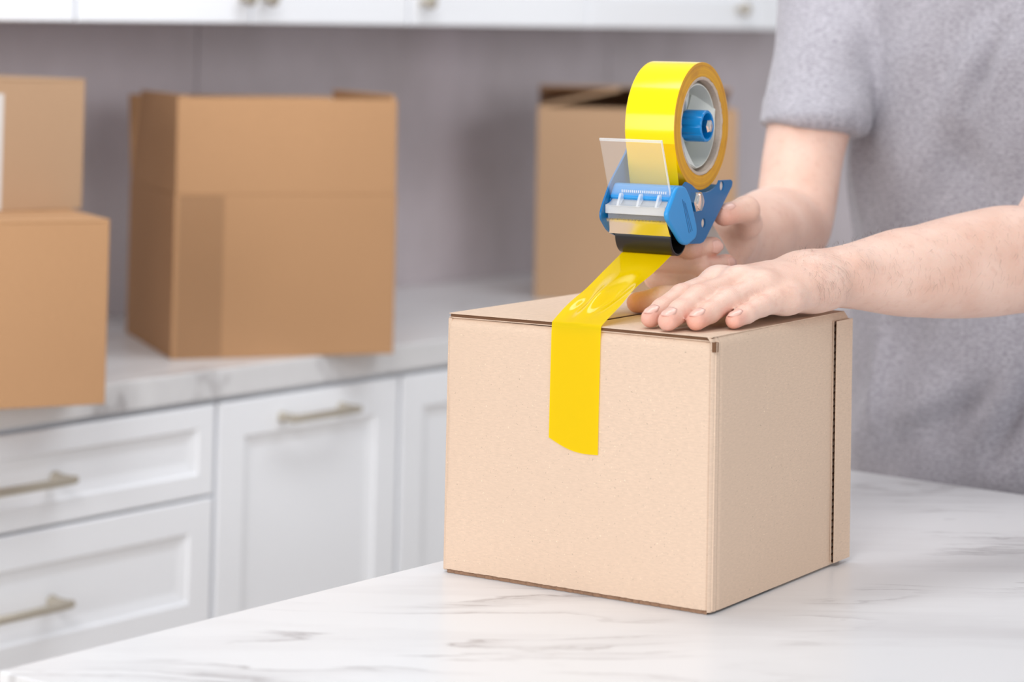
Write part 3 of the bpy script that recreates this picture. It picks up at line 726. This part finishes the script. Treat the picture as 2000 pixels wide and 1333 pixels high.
def surfnet(f, lo, hi, h, B=16):
    lo = np.array(lo, float); hi = np.array(hi, float); n = np.ceil((hi - lo) / h / B).astype(int) * B
    val = np.full(n + 1, BIG, np.float32)
    g = np.arange(B + 1) * h; loc = np.stack(np.meshgrid(g, g, g, indexing='ij'), -1).reshape(-1, 3)
    rad = B * h * 0.5 * math.sqrt(3)
    cg = np.stack(np.meshgrid(*[lo[a] + (np.arange(n[a] // B) + 0.5) * B * h for a in range(3)], indexing='ij'), -1)
    D0 = f(cg.reshape(-1, 3)).reshape(cg.shape[:3])
    for i in range(0, n[0], B):
        for j in range(0, n[1], B):
            for k in range(0, n[2], B):
                o = lo + np.array((i, j, k)) * h; c = (o + B * h * 0.5)[None]
                d0 = D0[i // B, j // B, k // B]
                if abs(d0) > rad * 1.25 + 0.012: v = np.full((B + 1,) * 3, np.float32(BIG if d0 > 0 else -BIG))
                else: v = f(o + loc, c, rad).reshape((B + 1,) * 3)
                val[i:i + B + 1, j:j + B + 1, k:k + B + 1] = v
    s = val < 0; m = tuple(n)
    cs = np.zeros(m, np.int8)
    for a in (0, 1):
        for b in (0, 1):
            for c in (0, 1): cs += s[a:a + m[0], b:b + m[1], c:c + m[2]]
    act = (cs > 0) & (cs < 8); ids = -np.ones(m, np.int64); cells = np.argwhere(act); ids[act] = np.arange(len(cells))
    acc = np.zeros((len(cells), 3)); cnt = np.zeros(len(cells))
    corners = [(a, b, c) for a in (0, 1) for b in (0, 1) for c in (0, 1)]
    cv = {q: val[cells[:, 0] + q[0], cells[:, 1] + q[1], cells[:, 2] + q[2]] for q in corners}
    for q in corners:
        for ax in range(3):
            if q[ax]: continue
            q2 = list(q); q2[ax] = 1; v0 = cv[q]; v1 = cv[tuple(q2)]; x = (v0 < 0) != (v1 < 0)
            t = np.where(x, v0 / np.where(x, v0 - v1, 1), 0); pt = np.tile(np.array(q, float), (len(cells), 1)); pt[:, ax] = t
            acc[x] += pt[x]; cnt[x] += 1
    V = lo + (cells + acc / cnt[:, None]) * h
    Q = []
    for ax in range(3):
        sl0 = [slice(1, -1)] * 3; sl1 = [slice(1, -1)] * 3; sl0[ax] = slice(0, -1); sl1[ax] = slice(1, None)
        a = s[tuple(sl0)]; b = s[tuple(sl1)]; e = np.argwhere(a != b); inside = a[a != b]
        off = np.ones(3, int); off[ax] = 0; e = e + off
        o1, o2 = [(1, 2), (2, 0), (0, 1)][ax]
        d1 = np.zeros(3, int); d1[o1] = -1; d2 = np.zeros(3, int); d2[o2] = -1
        q = np.stack([ids[tuple((e + w).T)] for w in (0 * d1, d1, d1 + d2, d2)], 1)
        q[~inside] = q[~inside][:, ::-1]; Q.append(q)
    return V, np.concatenate(Q)
def relax(V, Q, it=2, lam=0.5, w=None):
    e = np.concatenate([Q[:, [0, 1]], Q[:, [1, 2]], Q[:, [2, 3]], Q[:, [3, 0]]])
    ii = np.concatenate([e[:, 0], e[:, 1]]); jj = np.concatenate([e[:, 1], e[:, 0]]); cnt = np.bincount(ii, minlength=len(V))
    for q in range(it):
        acc = np.stack([np.bincount(ii, V[jj, a], len(V)) for a in range(3)], 1)
        V = V + (lam if w is None else lam * w[:, None]) * (acc / cnt[:, None] - V)
    return V

PX, PYC = 0.792, 0.120       # torso axis on the floor plan
person = thing('person', 'person in a grey t-shirt taping the box, one hand flat on its lid', 'person', (PX, PYC, 0))
def bl(x, y, z): return np.array(BL(x, y, z - CT))          # box frame, absolute height
def dl(u, w, a): return np.array(DP(u, w, a))
LID = CT + BH
flush = []                   # (point, radius, amount)
creases = []                 # (point, direction, radius)
nails = []                   # (tip, prev joint, up dir, radius)
def finger(j, r, tipup, nail=True, curl=None):
    """j: 4 points from knuckle to tip"""
    pr = []
    for i in range(len(j) - 1): pr.append(rcone(j[i], j[i + 1], r[i], r[i + 1]))
    d = (j[-1] - j[-2]); d = d / np.linalg.norm(d)
    flush.append((j[-1], 0.012, 0.75))
    for q, e, rr in ((j[1], j[2] - j[0], r[1]), (j[2], j[3] - j[1], r[2])):
        flush.append((q + np.array(tipup) * 0.006, 0.007, 0.34)); creases.append((q + np.array(tipup) * rr, e / np.linalg.norm(e), 0.0078 if rr > 0.0095 else 0.0055))
    if nail: nails.append((j[-1], d, np.array(tipup, float), r[-1]))
    return pr
up = np.array((0, 0, 1.0))
# ---- left hand, palm down on the lid, fingers towards the front edge
lw = bl(0.216, 0.004, 1.1535)
k_i, k_m, k_r, k_p = bl(0.120, 0.060, 1.1510), bl(0.116, 0.038, 1.1525), bl(0.123, 0.018, 1.1490), bl(0.137, 0.002, 1.1405)
L_f = []
L_f.append((finger([k_i, bl(0.068, 0.0665, 1.1430), bl(0.038, 0.0685, 1.1345), bl(0.0165, 0.0680, 1.1290)], [0.0110, 0.0103, 0.0092, 0.0080], up), 0.003, 0.016))
L_f.append((finger([k_m, bl(0.060, 0.0462, 1.1445), bl(0.029, 0.0470, 1.1352), bl(0.0060, 0.0460, 1.1292)], [0.0112, 0.0107, 0.0095, 0.0083], up), 0.003, 0.016))
L_f.append((finger([k_r, bl(0.074, 0.0268, 1.1420), bl(0.045, 0.0285, 1.1343), bl(0.0235, 0.0295, 1.1289)], [0.0108, 0.0101, 0.0090, 0.0079], up), 0.003, 0.016))
L_f.append((finger([k_p, bl(0.098, 0.0080, 1.1368), bl(0.075, 0.0098, 1.1320), bl(0.0555, 0.0115, 1.1280)], [0.0100, 0.0091, 0.0080, 0.0070], up), 0.003, 0.016))
L_f.append((finger([bl(0.172, 0.050, 1.1410), bl(0.140, 0.086, 1.1385), bl(0.1165, 0.1130, 1.1335), bl(0.1010, 0.1285, 1.1305)], [0.0150, 0.0115, 0.0103, 0.0090], np.array((0.25, 0.3, 0.9)), False), 0.006, 0.018))
elL = np.array((0.492, -0.060, 1.170)); shL = np.array((0.738, -0.085, 1.412))
fl = elL - lw
L_base = [rcone(k_i, bl(0.196, 0.022, 1.1505), 0.0118, 0.018), rcone(k_m, bl(0.200, 0.012, 1.1525), 0.0118, 0.0185), rcone(k_r, bl(0.200, 0.002, 1.1500), 0.0115, 0.018), rcone(k_p, bl(0.196, -0.006, 1.1450), 0.0110, 0.0175),
          rcone(bl(0.172, 0.048, 1.1420), bl(0.202, 0.016, 1.1480), 0.016, 0.019), rcone(bl(0.136, 0.022, 1.139), bl(0.192, 0.010, 1.1440), 0.012, 0.018), rcone(bl(0.132, 0.042, 1.141), bl(0.172, 0.030, 1.1430), 0.012, 0.016)]
side = np.cross(fl / np.linalg.norm(fl), up); side /= np.linalg.norm(side)
for s, r0 in ((0, 0.0245), (0.12, 0.0265), (0.3, 0.033), (0.5, 0.0405), (0.72, 0.046), (0.9, 0.046)):
    pass
def limb(pts, sub=5):
    P = np.array([np.append(p, r) for p, r in pts]); n = len(P); out = []
    for i in range(n - 1):
        p0, p1, p2, p3 = P[max(i - 1, 0)], P[i], P[i + 1], P[min(i + 2, n - 1)]
        for k in range(sub):
            t = k / sub; out.append(0.5 * ((2 * p1) + (-p0 + p2) * t + (2 * p0 - 5 * p1 + 4 * p2 - p3) * t * t + (-p0 + 3 * p1 - 3 * p2 + p3) * t ** 3))
    out.append(P[-1]); seg = [(a[:3], b[:3], a[3], b[3]) for a, b in zip(out, out[1:])]
    return [('l', P[:, :3].min(0) - P[:, 3].max(), P[:, :3].max(0) + P[:, 3].max(), seg)]
L_arm = limb([(lw + side * 0.008 - fl * 0.08, 0.0215), (lw + fl * 0.12 + side * 0.006 - up * 0.003, 0.0280), (lw + fl * 0.32 + side * 0.003 - up * 0.006, 0.0385), (lw + fl * 0.55 - up * 0.007, 0.0470), (lw + fl * 0.78 - up * 0.006, 0.0510), (elL, 0.048), (elL * 0.6 + shL * 0.4, 0.048), (shL, 0.052)])
L_arm += limb([(lw - side * 0.009 - fl * 0.08, 0.0205), (lw + fl * 0.12 - side * 0.007 - up * 0.003, 0.0265), (lw + fl * 0.32 - side * 0.004 - up * 0.004, 0.0355)])
L_arm += [ell(lw + fl * 0.07 + side * 0.017 + up * 0.008, (0.014, 0.012, 0.012))]     # ulna bump
sdfL = make_sdf(L_base + L_arm, 0.012, L_f)
# ---- right hand round the grey handle
elR = np.array((0.520, 0.243, 1.172)); shR = np.array((0.745, 0.318, 1.430))
rw = dl(206, 0, -16)
nrm = np.array(AX)
R_f = []
R_f.append((finger([dl(104, 22, -30), dl(58, 12, -20), dl(60, 3.5, 14), dl(89, 3.5, 23)], [0.0105, 0.0100, 0.0092, 0.0085], nrm), 0.004, 0.010))
R_f.append((finger([dl(112, 3, -31), dl(56, -9, -22), dl(72, -15, 18), dl(116, -13.5, 24)], [0.0108, 0.0102, 0.0095, 0.0084], nrm), 0.004, 0.010))
R_f.append((finger([dl(122, -14, -30), dl(64, -26, -22), dl(66, -31, 12), dl(98, -33, 22)], [0.0100, 0.0098, 0.0090, 0.0080], nrm), 0.004, 0.010))
R_f.append((finger([dl(134, -27, -27), dl(92, -38, -20), dl(94, -40, 8), dl(116, -40, 18)], [0.0092, 0.0088, 0.0080, 0.0072], nrm), 0.004, 0.010))
R_f.append((finger([dl(182, 6, 6), dl(158, 20, 26), dl(131, 35, 36), dl(104, 30.5, 26)], [0.0160, 0.0125, 0.0115, 0.0100], np.array(AX) * 0.35 + np.array(UX) * 0.55 + up * 0.75), 0.006, 0.014))
R_base = [rcone(dl(104, 22, -30), rw, 0.0115, 0.021), rcone(dl(112, 3, -31), rw, 0.0115, 0.022), rcone(dl(122, -14, -30), rw, 0.011, 0.021), rcone(dl(134, -27, -27), rw, 0.0105, 0.020),
          rcone(dl(182, 6, 6), rw, 0.017, 0.020), rcone(dl(150, -12, -20), rw, 0.016, 0.022), rcone(dl(165, -18, 4), dl(198, -6, -8), 0.013, 0.018)]
fr_ = elR - rw; sdR = np.cross(fr_ / np.linalg.norm(fr_), up); sdR /= np.linalg.norm(sdR)
R_arm = limb([(rw + up * 0.006, 0.024), (rw + fr_ * 0.15 + up * 0.005, 0.027), (rw + fr_ * 0.4 + up * 0.002, 0.036), (rw + fr_ * 0.7, 0.043), (elR, 0.042), (elR * 0.72 + shR * 0.28 - np.array((0.006, 0, 0)), 0.043), (elR * 0.5 + shR * 0.5 - np.array((0.004, 0, 0)), 0.047), (shR, 0.054)])
R_arm += limb([(rw - up * 0.007, 0.023), (rw + fr_ * 0.15 - up * 0.006, 0.026), (rw + fr_ * 0.4 - up * 0.003, 0.035)])
sdfR = make_sdf(R_base + R_arm, 0.012, R_f)
def bounds(prims, pad=0.03):
    P = []
    for p in prims:
        if p[0] == 'c': P += [p[1] - p[3], p[1] + p[3], p[2] - p[4], p[2] + p[4]]
        elif p[0] == 'l': P += [p[1], p[2]]
        else: P += [p[1] - p[2].max(), p[1] + p[2].max()]
    P = np.array(P); return P.min(0) - pad * 0.4, P.max(0) + pad * 0.4
VQ = []
for f, prims in ((sdfL, L_base + L_arm + [p for b in L_f for p in b[0]]), (sdfR, R_base + R_arm + [p for b in R_f for p in b[0]])):
    lo, hi = bounds(prims); V, Q = surfnet(f, lo, hi, 0.0019); V = relax(V, Q, 2, 0.4)
    wr, fa = (lw, fl) if f is sdfL else (rw, fr_); al_ = (V - wr) @ fa / np.linalg.norm(fa); V = relax(V, Q, 60, 0.5, np.clip((al_ - 0.0) / 0.03, 0, 1)); VQ.append((V, Q))
# ---- trunk, neck, head (coarser; the shirt covers the joint)
HC = np.array((PX - 0.055, PYC, 1.665))
T_base = [ell((PX + 0.028, PYC, 1.00), (0.090, 0.150, 0.15)), ell((PX - 0.002, PYC, 1.25), (0.098, 0.158, 0.20)), rcone(shR, (PX - 0.02, PYC, 1.46), 0.055, 0.06), rcone(shL, (PX - 0.02, PYC, 1.46), 0.055, 0.06),
          rcone((PX - 0.01, PYC, 1.45), HC + np.array((0.01, 0, -0.06)), 0.060, 0.056)]
H_br = [ell(HC + np.array((0.01, 0, 0.03)), (0.098, 0.077, 0.105)), ell(HC + np.array((-0.025, 0, -0.05)), (0.064, 0.058, 0.070)), rcone(HC + np.array((-0.085, 0, 0.012)), HC + np.array((-0.108, 0, -0.026)), 0.009, 0.013),
        rcone(HC + np.array((-0.080, -0.022, -0.062)), HC + np.array((-0.080, 0.022, -0.062)), 0.009, 0.009), rcone(HC + np.array((-0.077, -0.020, -0.074)), HC + np.array((-0.077, 0.020, -0.074)), 0.009, 0.009),
        rcone(HC + np.array((-0.080, -0.045, 0.040)), HC + np.array((-0.084, 0.045, 0.040)), 0.010, 0.010), rcone(HC + np.array((-0.078, 0, -0.10)), HC + np.array((-0.07, 0, -0.092)), 0.018, 0.02)]
for s in (-1, 1): H_br += [ell(HC + np.array((0.012, s * 0.078, 0.0)), (0.018, 0.008, 0.031)), ell(HC + np.array((-0.07, s * 0.036, -0.02)), (0.022, 0.022, 0.022))]
sdfT = make_sdf(T_base, 0.05, [(H_br, 0.014, 0.03)])
lo, hi = bounds(T_base + H_br); V, Q = surfnet(sdfT, lo, hi, 0.0055); VQ.append((relax(V, Q, 1, 0.4), Q))
off = 0; AV, AQ = [], []
for V, Q in VQ: AV.append(V); AQ.append(Q + off); off += len(V)
AV = np.concatenate(AV); AQ = np.concatenate(AQ)
me = bpy.data.meshes.new('body'); me.from_pydata(AV.tolist(), [], AQ.tolist()); me.update()
fl_ = np.zeros(len(AV))
for c, r, amt in flush:
    d = np.linalg.norm(AV - c, axis=1); fl_ = np.maximum(fl_, amt * np.exp(-(d / r) ** 2))
at = me.attributes.new('flush', 'FLOAT', 'POINT'); at.data.foreach_set('value', fl_.astype(np.float32))
wt = np.zeros(len(AV)); wm_ = np.zeros(len(AV))
for c, d, r in creases:
    q = AV - c; msk = np.exp(-(np.linalg.norm(q, axis=1) / r) ** 2); sel = msk > wm_; wt = np.where(sel, q @ d * 1000, wt); wm_ = np.maximum(wm_, msk)
for nm, arr in (('crease_t', wt), ('crease_m', wm_)):
    a_ = me.attributes.new(nm, 'FLOAT', 'POINT'); a_.data.foreach_set('value', arr.astype(np.float32))
body = mesh_obj('body', me, M['skin'], person, smooth=True)
# ---- fingernails
for tip, d, upv, r in nails:
    upv = upv - d * (upv @ d); upv /= np.linalg.norm(upv); sd = np.cross(d, upv)
    bm = NB(); nu, nv = 8, 8; g = []
    for i in range(nu + 1):
        row = []
        for j in range(nv + 1):
            s = i / nu; tq = (j / nv - 0.5) * 2
            wid = 0.78 * (1 - 0.25 * max(0, 0.35 - s) / 0.35 - 0.30 * max(0, s - 0.72) / 0.28 * abs(tq))
            an = tq * wid * 1.02
            al = -0.0095 + 0.0155 * s * (1 - 0.12 * tq * tq * (1 if s > 0.5 else 0))
            rr = r + 0.00045 - (0.0016 * max(0, s - 0.55) / 0.45 if s > 0.55 else 0)
            p = tip + d * al + upv * (rr * math.cos(an)) + sd * (rr * math.sin(an)); row.append(bm.verts.new(p))
        g.append(row)
    for A, B in zip(g, g[1:]):
        for j in range(nv): bm.faces.new((A[j], A[j + 1], B[j + 1], B[j]))
    o = part('fingernail', bm, M['nail'], person, smooth=True, angle=80); md = o.modifiers.new('thick', 'SOLIDIFY'); md.thickness = 0.0006
# ---- eyes and hair of the head above the frame
for s in (-1, 1):
    bm = NB(); bmesh.ops.create_uvsphere(bm, u_segments=16, v_segments=10, radius=0.0115)
    for v in bm.verts: v.co += Vector(HC + np.array((-0.0715, s * 0.032, 0.012)))
    e = part('eye', bm, M['eye'], person, smooth=True)
    bm = NB(); bmesh.ops.create_uvsphere(bm, u_segments=12, v_segments=8, radius=0.0062)
    for v in bm.verts: v.co += Vector(HC + np.array((-0.0772, s * 0.032, 0.012)))
    part('iris', bm, M['iris'], e, smooth=True)
hs = make_sdf([ell(HC + np.array((0.022, 0, 0.045)), (0.104, 0.085, 0.105)), ell(HC + np.array((0.05, 0, -0.01)), (0.062, 0.078, 0.085))], 0.03, [])
def hairf(p, c=None, r=0):
    d = hs(p); q = p - HC; face = (-(q[:, 0]) - 0.058 + 0.0 * q[:, 2]); cutf = np.minimum(face + 0.03, 0.062 - q[:, 2])
    return np.maximum(d + 0.004 * np.sin(q[:, 1] * 120) * np.sin(q[:, 0] * 90), np.maximum(np.minimum(-q[:, 0] - 0.03, 0.066 - q[:, 2]), -q[:, 2] - 0.075))
V, Q = surfnet(hairf, HC - 0.14, HC + 0.17, 0.006); V = relax(V, Q, 1)
me = bpy.data.meshes.new('hair'); me.from_pydata(V.tolist(), [], Q.tolist()); mesh_obj('hair', me, M['hair'], person, smooth=True)

# ---- t-shirt
zk = np.array([0.76, 0.86, 0.95, 1.05, 1.15, 1.25, 1.35, 1.42, 1.47, 1.52])
ak = np.array([0.125, 0.124, 0.120, 0.116, 0.116, 0.120, 0.118, 0.105, 0.085, 0.06])       # half depth (x)
bk = np.array([0.200, 0.198, 0.195, 0.191, 0.186, 0.192, 0.196, 0.180, 0.13, 0.07])       # half width (y)
ck_ = np.array([0.024, 0.022, 0.016, 0.008, 0.000, -0.010, -0.020, -0.024, -0.024, -0.02])
def torso(p):
    z = p[:, 2]; a = np.interp(z, zk, ak); b = np.interp(z, zk, bk); cx = PX + np.interp(z, zk, ck_)
    q = (np.abs((p[:, 0] - cx) / a) ** 2.5 + np.abs((p[:, 1] - PYC) / b) ** 2.5) ** (1 / 2.5)
    d = (q - 1) * np.minimum(a, b) * 0.95
    return np.maximum(d, np.maximum(z - 1.50, 0.775 - z))
def sleeve_pts(sh, el): return sh, sh + (el - sh) * 0.60
slR = limb([(shR + np.array((0.0, 0.006, 0.004)), 0.060), (shR + (elR - shR) * 0.30, 0.0575), (shR + (elR - shR) * 0.70 + np.array((-0.004, 0, 0)), 0.0535)])
slL = limb([(shL, 0.060), (shL + (elL - shL) * 0.35, 0.060), (shL + (elL - shL) * 0.75, 0.058)])
yoke = [rcone(shR, (PX - 0.02, PYC + 0.06, 1.472), 0.059, 0.06), rcone(shL, (PX - 0.02, PYC - 0.06, 1.472), 0.058, 0.06)]
hemR = shR + (elR - shR) * 0.62; nhR = (elR - shR) / np.linalg.norm(elR - shR) * 0.85 + np.array((0.42, 0.1, -0.35)); nhR /= np.linalg.norm(nhR)
hemL = shL + (elL - shL) * 0.60; nhL = (elL - shL) / np.linalg.norm(elL - shL)
def shirtf(p, c=None, r=0):
    d = torso(p)
    for q in yoke: d = smin(d, pd(q, p), 0.05)
    s = None
    for q in slR:
        e = pd(q, p); s = e if s is None else smin(s, e, 0.02)
    d = smin(d, s, 0.022); s = None
    for q in slL:
        e = pd(q, p); s = e if s is None else smin(s, e, 0.02)
    d = smin(d, s, 0.022); tq = torso(p)
    for hm, nh, sh_, el_ in ((hemR, nhR, shR, elR), (hemL, nhL, shL, elL)):
        cutter = np.maximum(np.maximum(-((p - hm) @ nh), pd(rcone(sh_, el_, 0.085, 0.085), p)), -tq + 0.001)
        d = np.maximum(d, -cutter)
    return np.maximum(d, -pd(rcone((PX - 0.040, PYC, 1.500), (PX - 0.01, PYC, 1.66), 0.070, 0.085), p))
V, Q = surfnet(shirtf, (0.44, -0.30, 0.74), (0.98, 0.50, 1.58), 0.0045); V = relax(V, Q, 2, 0.4)
# gathered folds: ridges along short paths, and soft waves
FOLD_SEGS = [
    ((0.675, 0.205, 0.955), (0.672, 0.150, 0.998), 0.013, 0.009), ((0.675, 0.165, 0.945), (0.672, 0.105, 1.000), 0.014, -0.009), ((0.675, 0.120, 0.94), (0.672, 0.06, 1.02), 0.014, 0.008),
    ((0.672, 0.215, 0.99), (0.672, 0.170, 1.08), 0.016, -0.005), ((0.672, 0.24, 0.95), (0.672, 0.235, 1.05), 0.010, 0.006), ((0.672, 0.09, 0.93), (0.672, 0.03, 1.06), 0.014, -0.009),
    ((0.675, 0.268, 1.43), (0.675, 0.262, 1.30), 0.010, -0.009), ((0.672, 0.248, 1.42), (0.672, 0.246, 1.27), 0.010, 0.006), ((0.672, 0.225, 1.42), (0.672, 0.228, 1.30), 0.009, -0.004),
    ((0.700, 0.318, 1.385), (0.705, 0.292, 1.345), 0.007, -0.008), ((0.672, 0.258, 1.26), (0.672, 0.262, 1.16), 0.010, 0.004),
    ((0.670, 0.075, 1.38), (0.670, 0.110, 1.30), 0.010, -0.008), ((0.670, 0.10, 1.38), (0.670, 0.135, 1.29), 0.012, 0.005), ((0.668, 0.10, 1.22), (0.668, 0.15, 1.26), 0.025, -0.006)]
def seg_bump(V, a, b, sig, amt, side=0.0):
    a = np.array(a); b = np.array(b); ba = b - a; t = np.clip(((V - a)[:, 1:] @ ba[1:]) / (ba[1:] @ ba[1:]), 0, 1)
    w = V - (a + t[:, None] * ba); d = np.sqrt(w[:, 1] ** 2 + w[:, 2] ** 2) + np.where(V[:, 0] > PX - 0.03, 9, 0); return amt * np.exp(-(d / sig) ** 2) * (0.35 + 0.65 * np.sin(PI * np.clip(t, 0.02, 0.98)))
nv = np.zeros_like(V)
q0, q1, q2, q3 = (V[Q[:, i]] for i in range(4)); fnm = np.cross(q2 - q0, q3 - q1)
for i in range(4): np.add.at(nv, Q[:, i], fnm)
nv /= np.maximum(np.linalg.norm(nv, axis=1), 1e-12)[:, None]
disp_ = np.zeros(len(V))
for (a, b, sig, amt) in FOLD_SEGS if 'FOLD_SEGS' in globals() else []: disp_ += seg_bump(V, a, b, sig, amt)
armd = pd(rcone(shR, elR, 0.0, 0.0), V); disp_ *= np.clip((armd - 0.062) / 0.02, 0.12, 1)
front = np.clip((PX - 0.02 - V[:, 0]) / 0.06, 0, 1)
z = V[:, 2]; y = V[:, 1]; low = np.clip((1.12 - z) / 0.2, 0, 1)
disp_ += front * low * (0.0050 * np.sin(26 * (y * 1.0 + z * 0.75) + 3 * np.sin(7 * z)) + 0.0028 * np.sin(61 * (y + 0.55 * z) + 2 * np.sin(11 * z + 5 * y)))
disp_ += front * (1 - low) * (0.0022 * np.sin(30 * (y - 0.25 * z) + 2 * np.sin(9 * z)) + 0.0014 * np.sin(58 * (y + 0.9 * z) + 3 * np.sin(6 * y)))
disp_ += 0.0012 * np.sin(40 * z + 22 * y + 15 * V[:, 0])
for sh_, el_, fr0 in ((shR, elR, 0.62), (shL, elL, 0.60)):
    L_ = np.linalg.norm(el_ - sh_); tt = ((V - sh_) @ (el_ - sh_)) / L_; rd_ = np.linalg.norm(V - sh_ - tt[:, None] * (el_ - sh_) / L_, axis=1)
    disp_ += np.where(rd_ < 0.078, 1.0, 0.0) * 0.0013 / (1 + np.exp(-(tt - (fr0 * L_ - 0.024)) / 0.0016))
disp_ *= 1.3 + 0.4 * np.clip((armd - 0.062) / 0.02, 0, 1)
V = V + nv * disp_[:, None]
me = bpy.data.meshes.new('t_shirt'); me.from_pydata(V.tolist(), [], Q.tolist()); me.update()
bm = NB(); bm.from_mesh(me)
def cut(co, no, test):
    geom = [f for f in bm.faces if test(np.array(f.calc_center_median()))]; ed = {e for f in geom for e in f.edges}; ve = {v for f in geom for v in f.verts}
    bmesh.ops.bisect_plane(bm, geom=list(ve) + list(ed) + geom, plane_co=co, plane_no=no, clear_outer=True)
cut((0, 0, 0.80), Vector((0, 0, -1)), lambda c: c[2] < 0.84)
bm.to_mesh(me); bm.free()
ts = mesh_obj('t_shirt', me, M['shirt'], person, smooth=True, label='grey heather cotton t-shirt')
md = ts.modifiers.new('thick', 'SOLIDIFY'); md.thickness = 0.0022; md.offset = 1
# ---- trousers and shoes (behind the table)
bm = NB(); tube(bm, [(PX + 0.035, PYC, 0.96), (PX + 0.042, PYC, 0.88), (PX + 0.04, PYC, 0.80)], [0.125, 0.140, 0.135], 28, True, 0.72, (1, 0, 0))
for s in (-1, 1):
    tube(bm, [(PX + 0.042, PYC + s * 0.080, 0.82), (PX + 0.025, PYC + s * 0.09, 0.7), (PX + 0.01, PYC + s * 0.10, 0.48), (PX + 0.015, PYC + s * 0.105, 0.25), (PX + 0.02, PYC + s * 0.11, 0.07)], [0.098, 0.092, 0.070, 0.062, 0.055], 22)
part('trousers', bm, M['denim'], person, smooth=True)
for s in (-1, 1):
    bm = NB(); yy = PYC + s * 0.112
    tube(bm, [(PX + 0.075, yy, 0.045), (PX + 0.06, yy, 0.050), (PX, yy, 0.055), (PX - 0.08, yy - 0.0, 0.038), (PX - 0.15, yy, 0.032), (PX - 0.175, yy, 0.030)], [0.025, 0.04, 0.044, 0.046, 0.042, 0.02], 18, True, 0.72)
    for v in bm.verts: v.co.z = max(v.co.z, 0.002)
    part('shoe', bm, M['shoe'], person, smooth=True)

# ---- fine hairs on the forearms and the back of the wrist
def hair_patch(prims_axis, n, length, sides):
    bm = NB()
    seg = prims_axis[3]; hi = len(seg)
    for q in range(n):
        a, b, ra, rb = seg[random.randrange(int(hi * sides[0]), max(int(hi * sides[0]) + 1, int(hi * sides[1])))]
        t = random.random(); c = a + (b - a) * t; r = ra + (rb - ra) * t; d = (b - a) / np.linalg.norm(b - a)
        e1 = np.cross(d, up); e1 /= np.linalg.norm(e1); e2 = np.cross(e1, d)
        an = random.uniform(-0.3, 2.4); nn = e1 * math.cos(an) + e2 * math.sin(an)
        p = c + nn * (r * 0.995); fl0 = sdfL(p[None])[0]; p = p - nn * fl0
        dirv = d * random.uniform(-0.75, 0.15) + np.cross(d, nn) * random.uniform(0.2, 0.9); dirv /= np.linalg.norm(dirv); L = length * random.uniform(0.6, 1.3)
        wv = np.cross(dirv, nn) * 0.00008; prev = None
        for k in range(4):
            s = k / 3; pt = p + dirv * (L * s) + nn * (0.0006 + 0.0016 * math.sin(s * 2.2)) ; ww = wv * (1 - 0.8 * s)
            cur = (bm.verts.new(pt - ww), bm.verts.new(pt + ww))
            if prev: bm.faces.new((prev[0], prev[1], cur[1], cur[0]))
            prev = cur
    return bm
stuff(part('arm_hair', hair_patch(L_arm[0], 560, 0.008, (0.04, 0.72)), M['hair'], person))
hand_line = limb([(bl(0.165, 0.004, 1.146), 0.014), (bl(0.182, 0.001, 1.147), 0.0165), (bl(0.200, 0.000, 1.149), 0.018)], 4)
stuff(part('hand_hair', hair_patch(hand_line[0], 170, 0.009, (0.0, 1.0)), M['hair'], person))
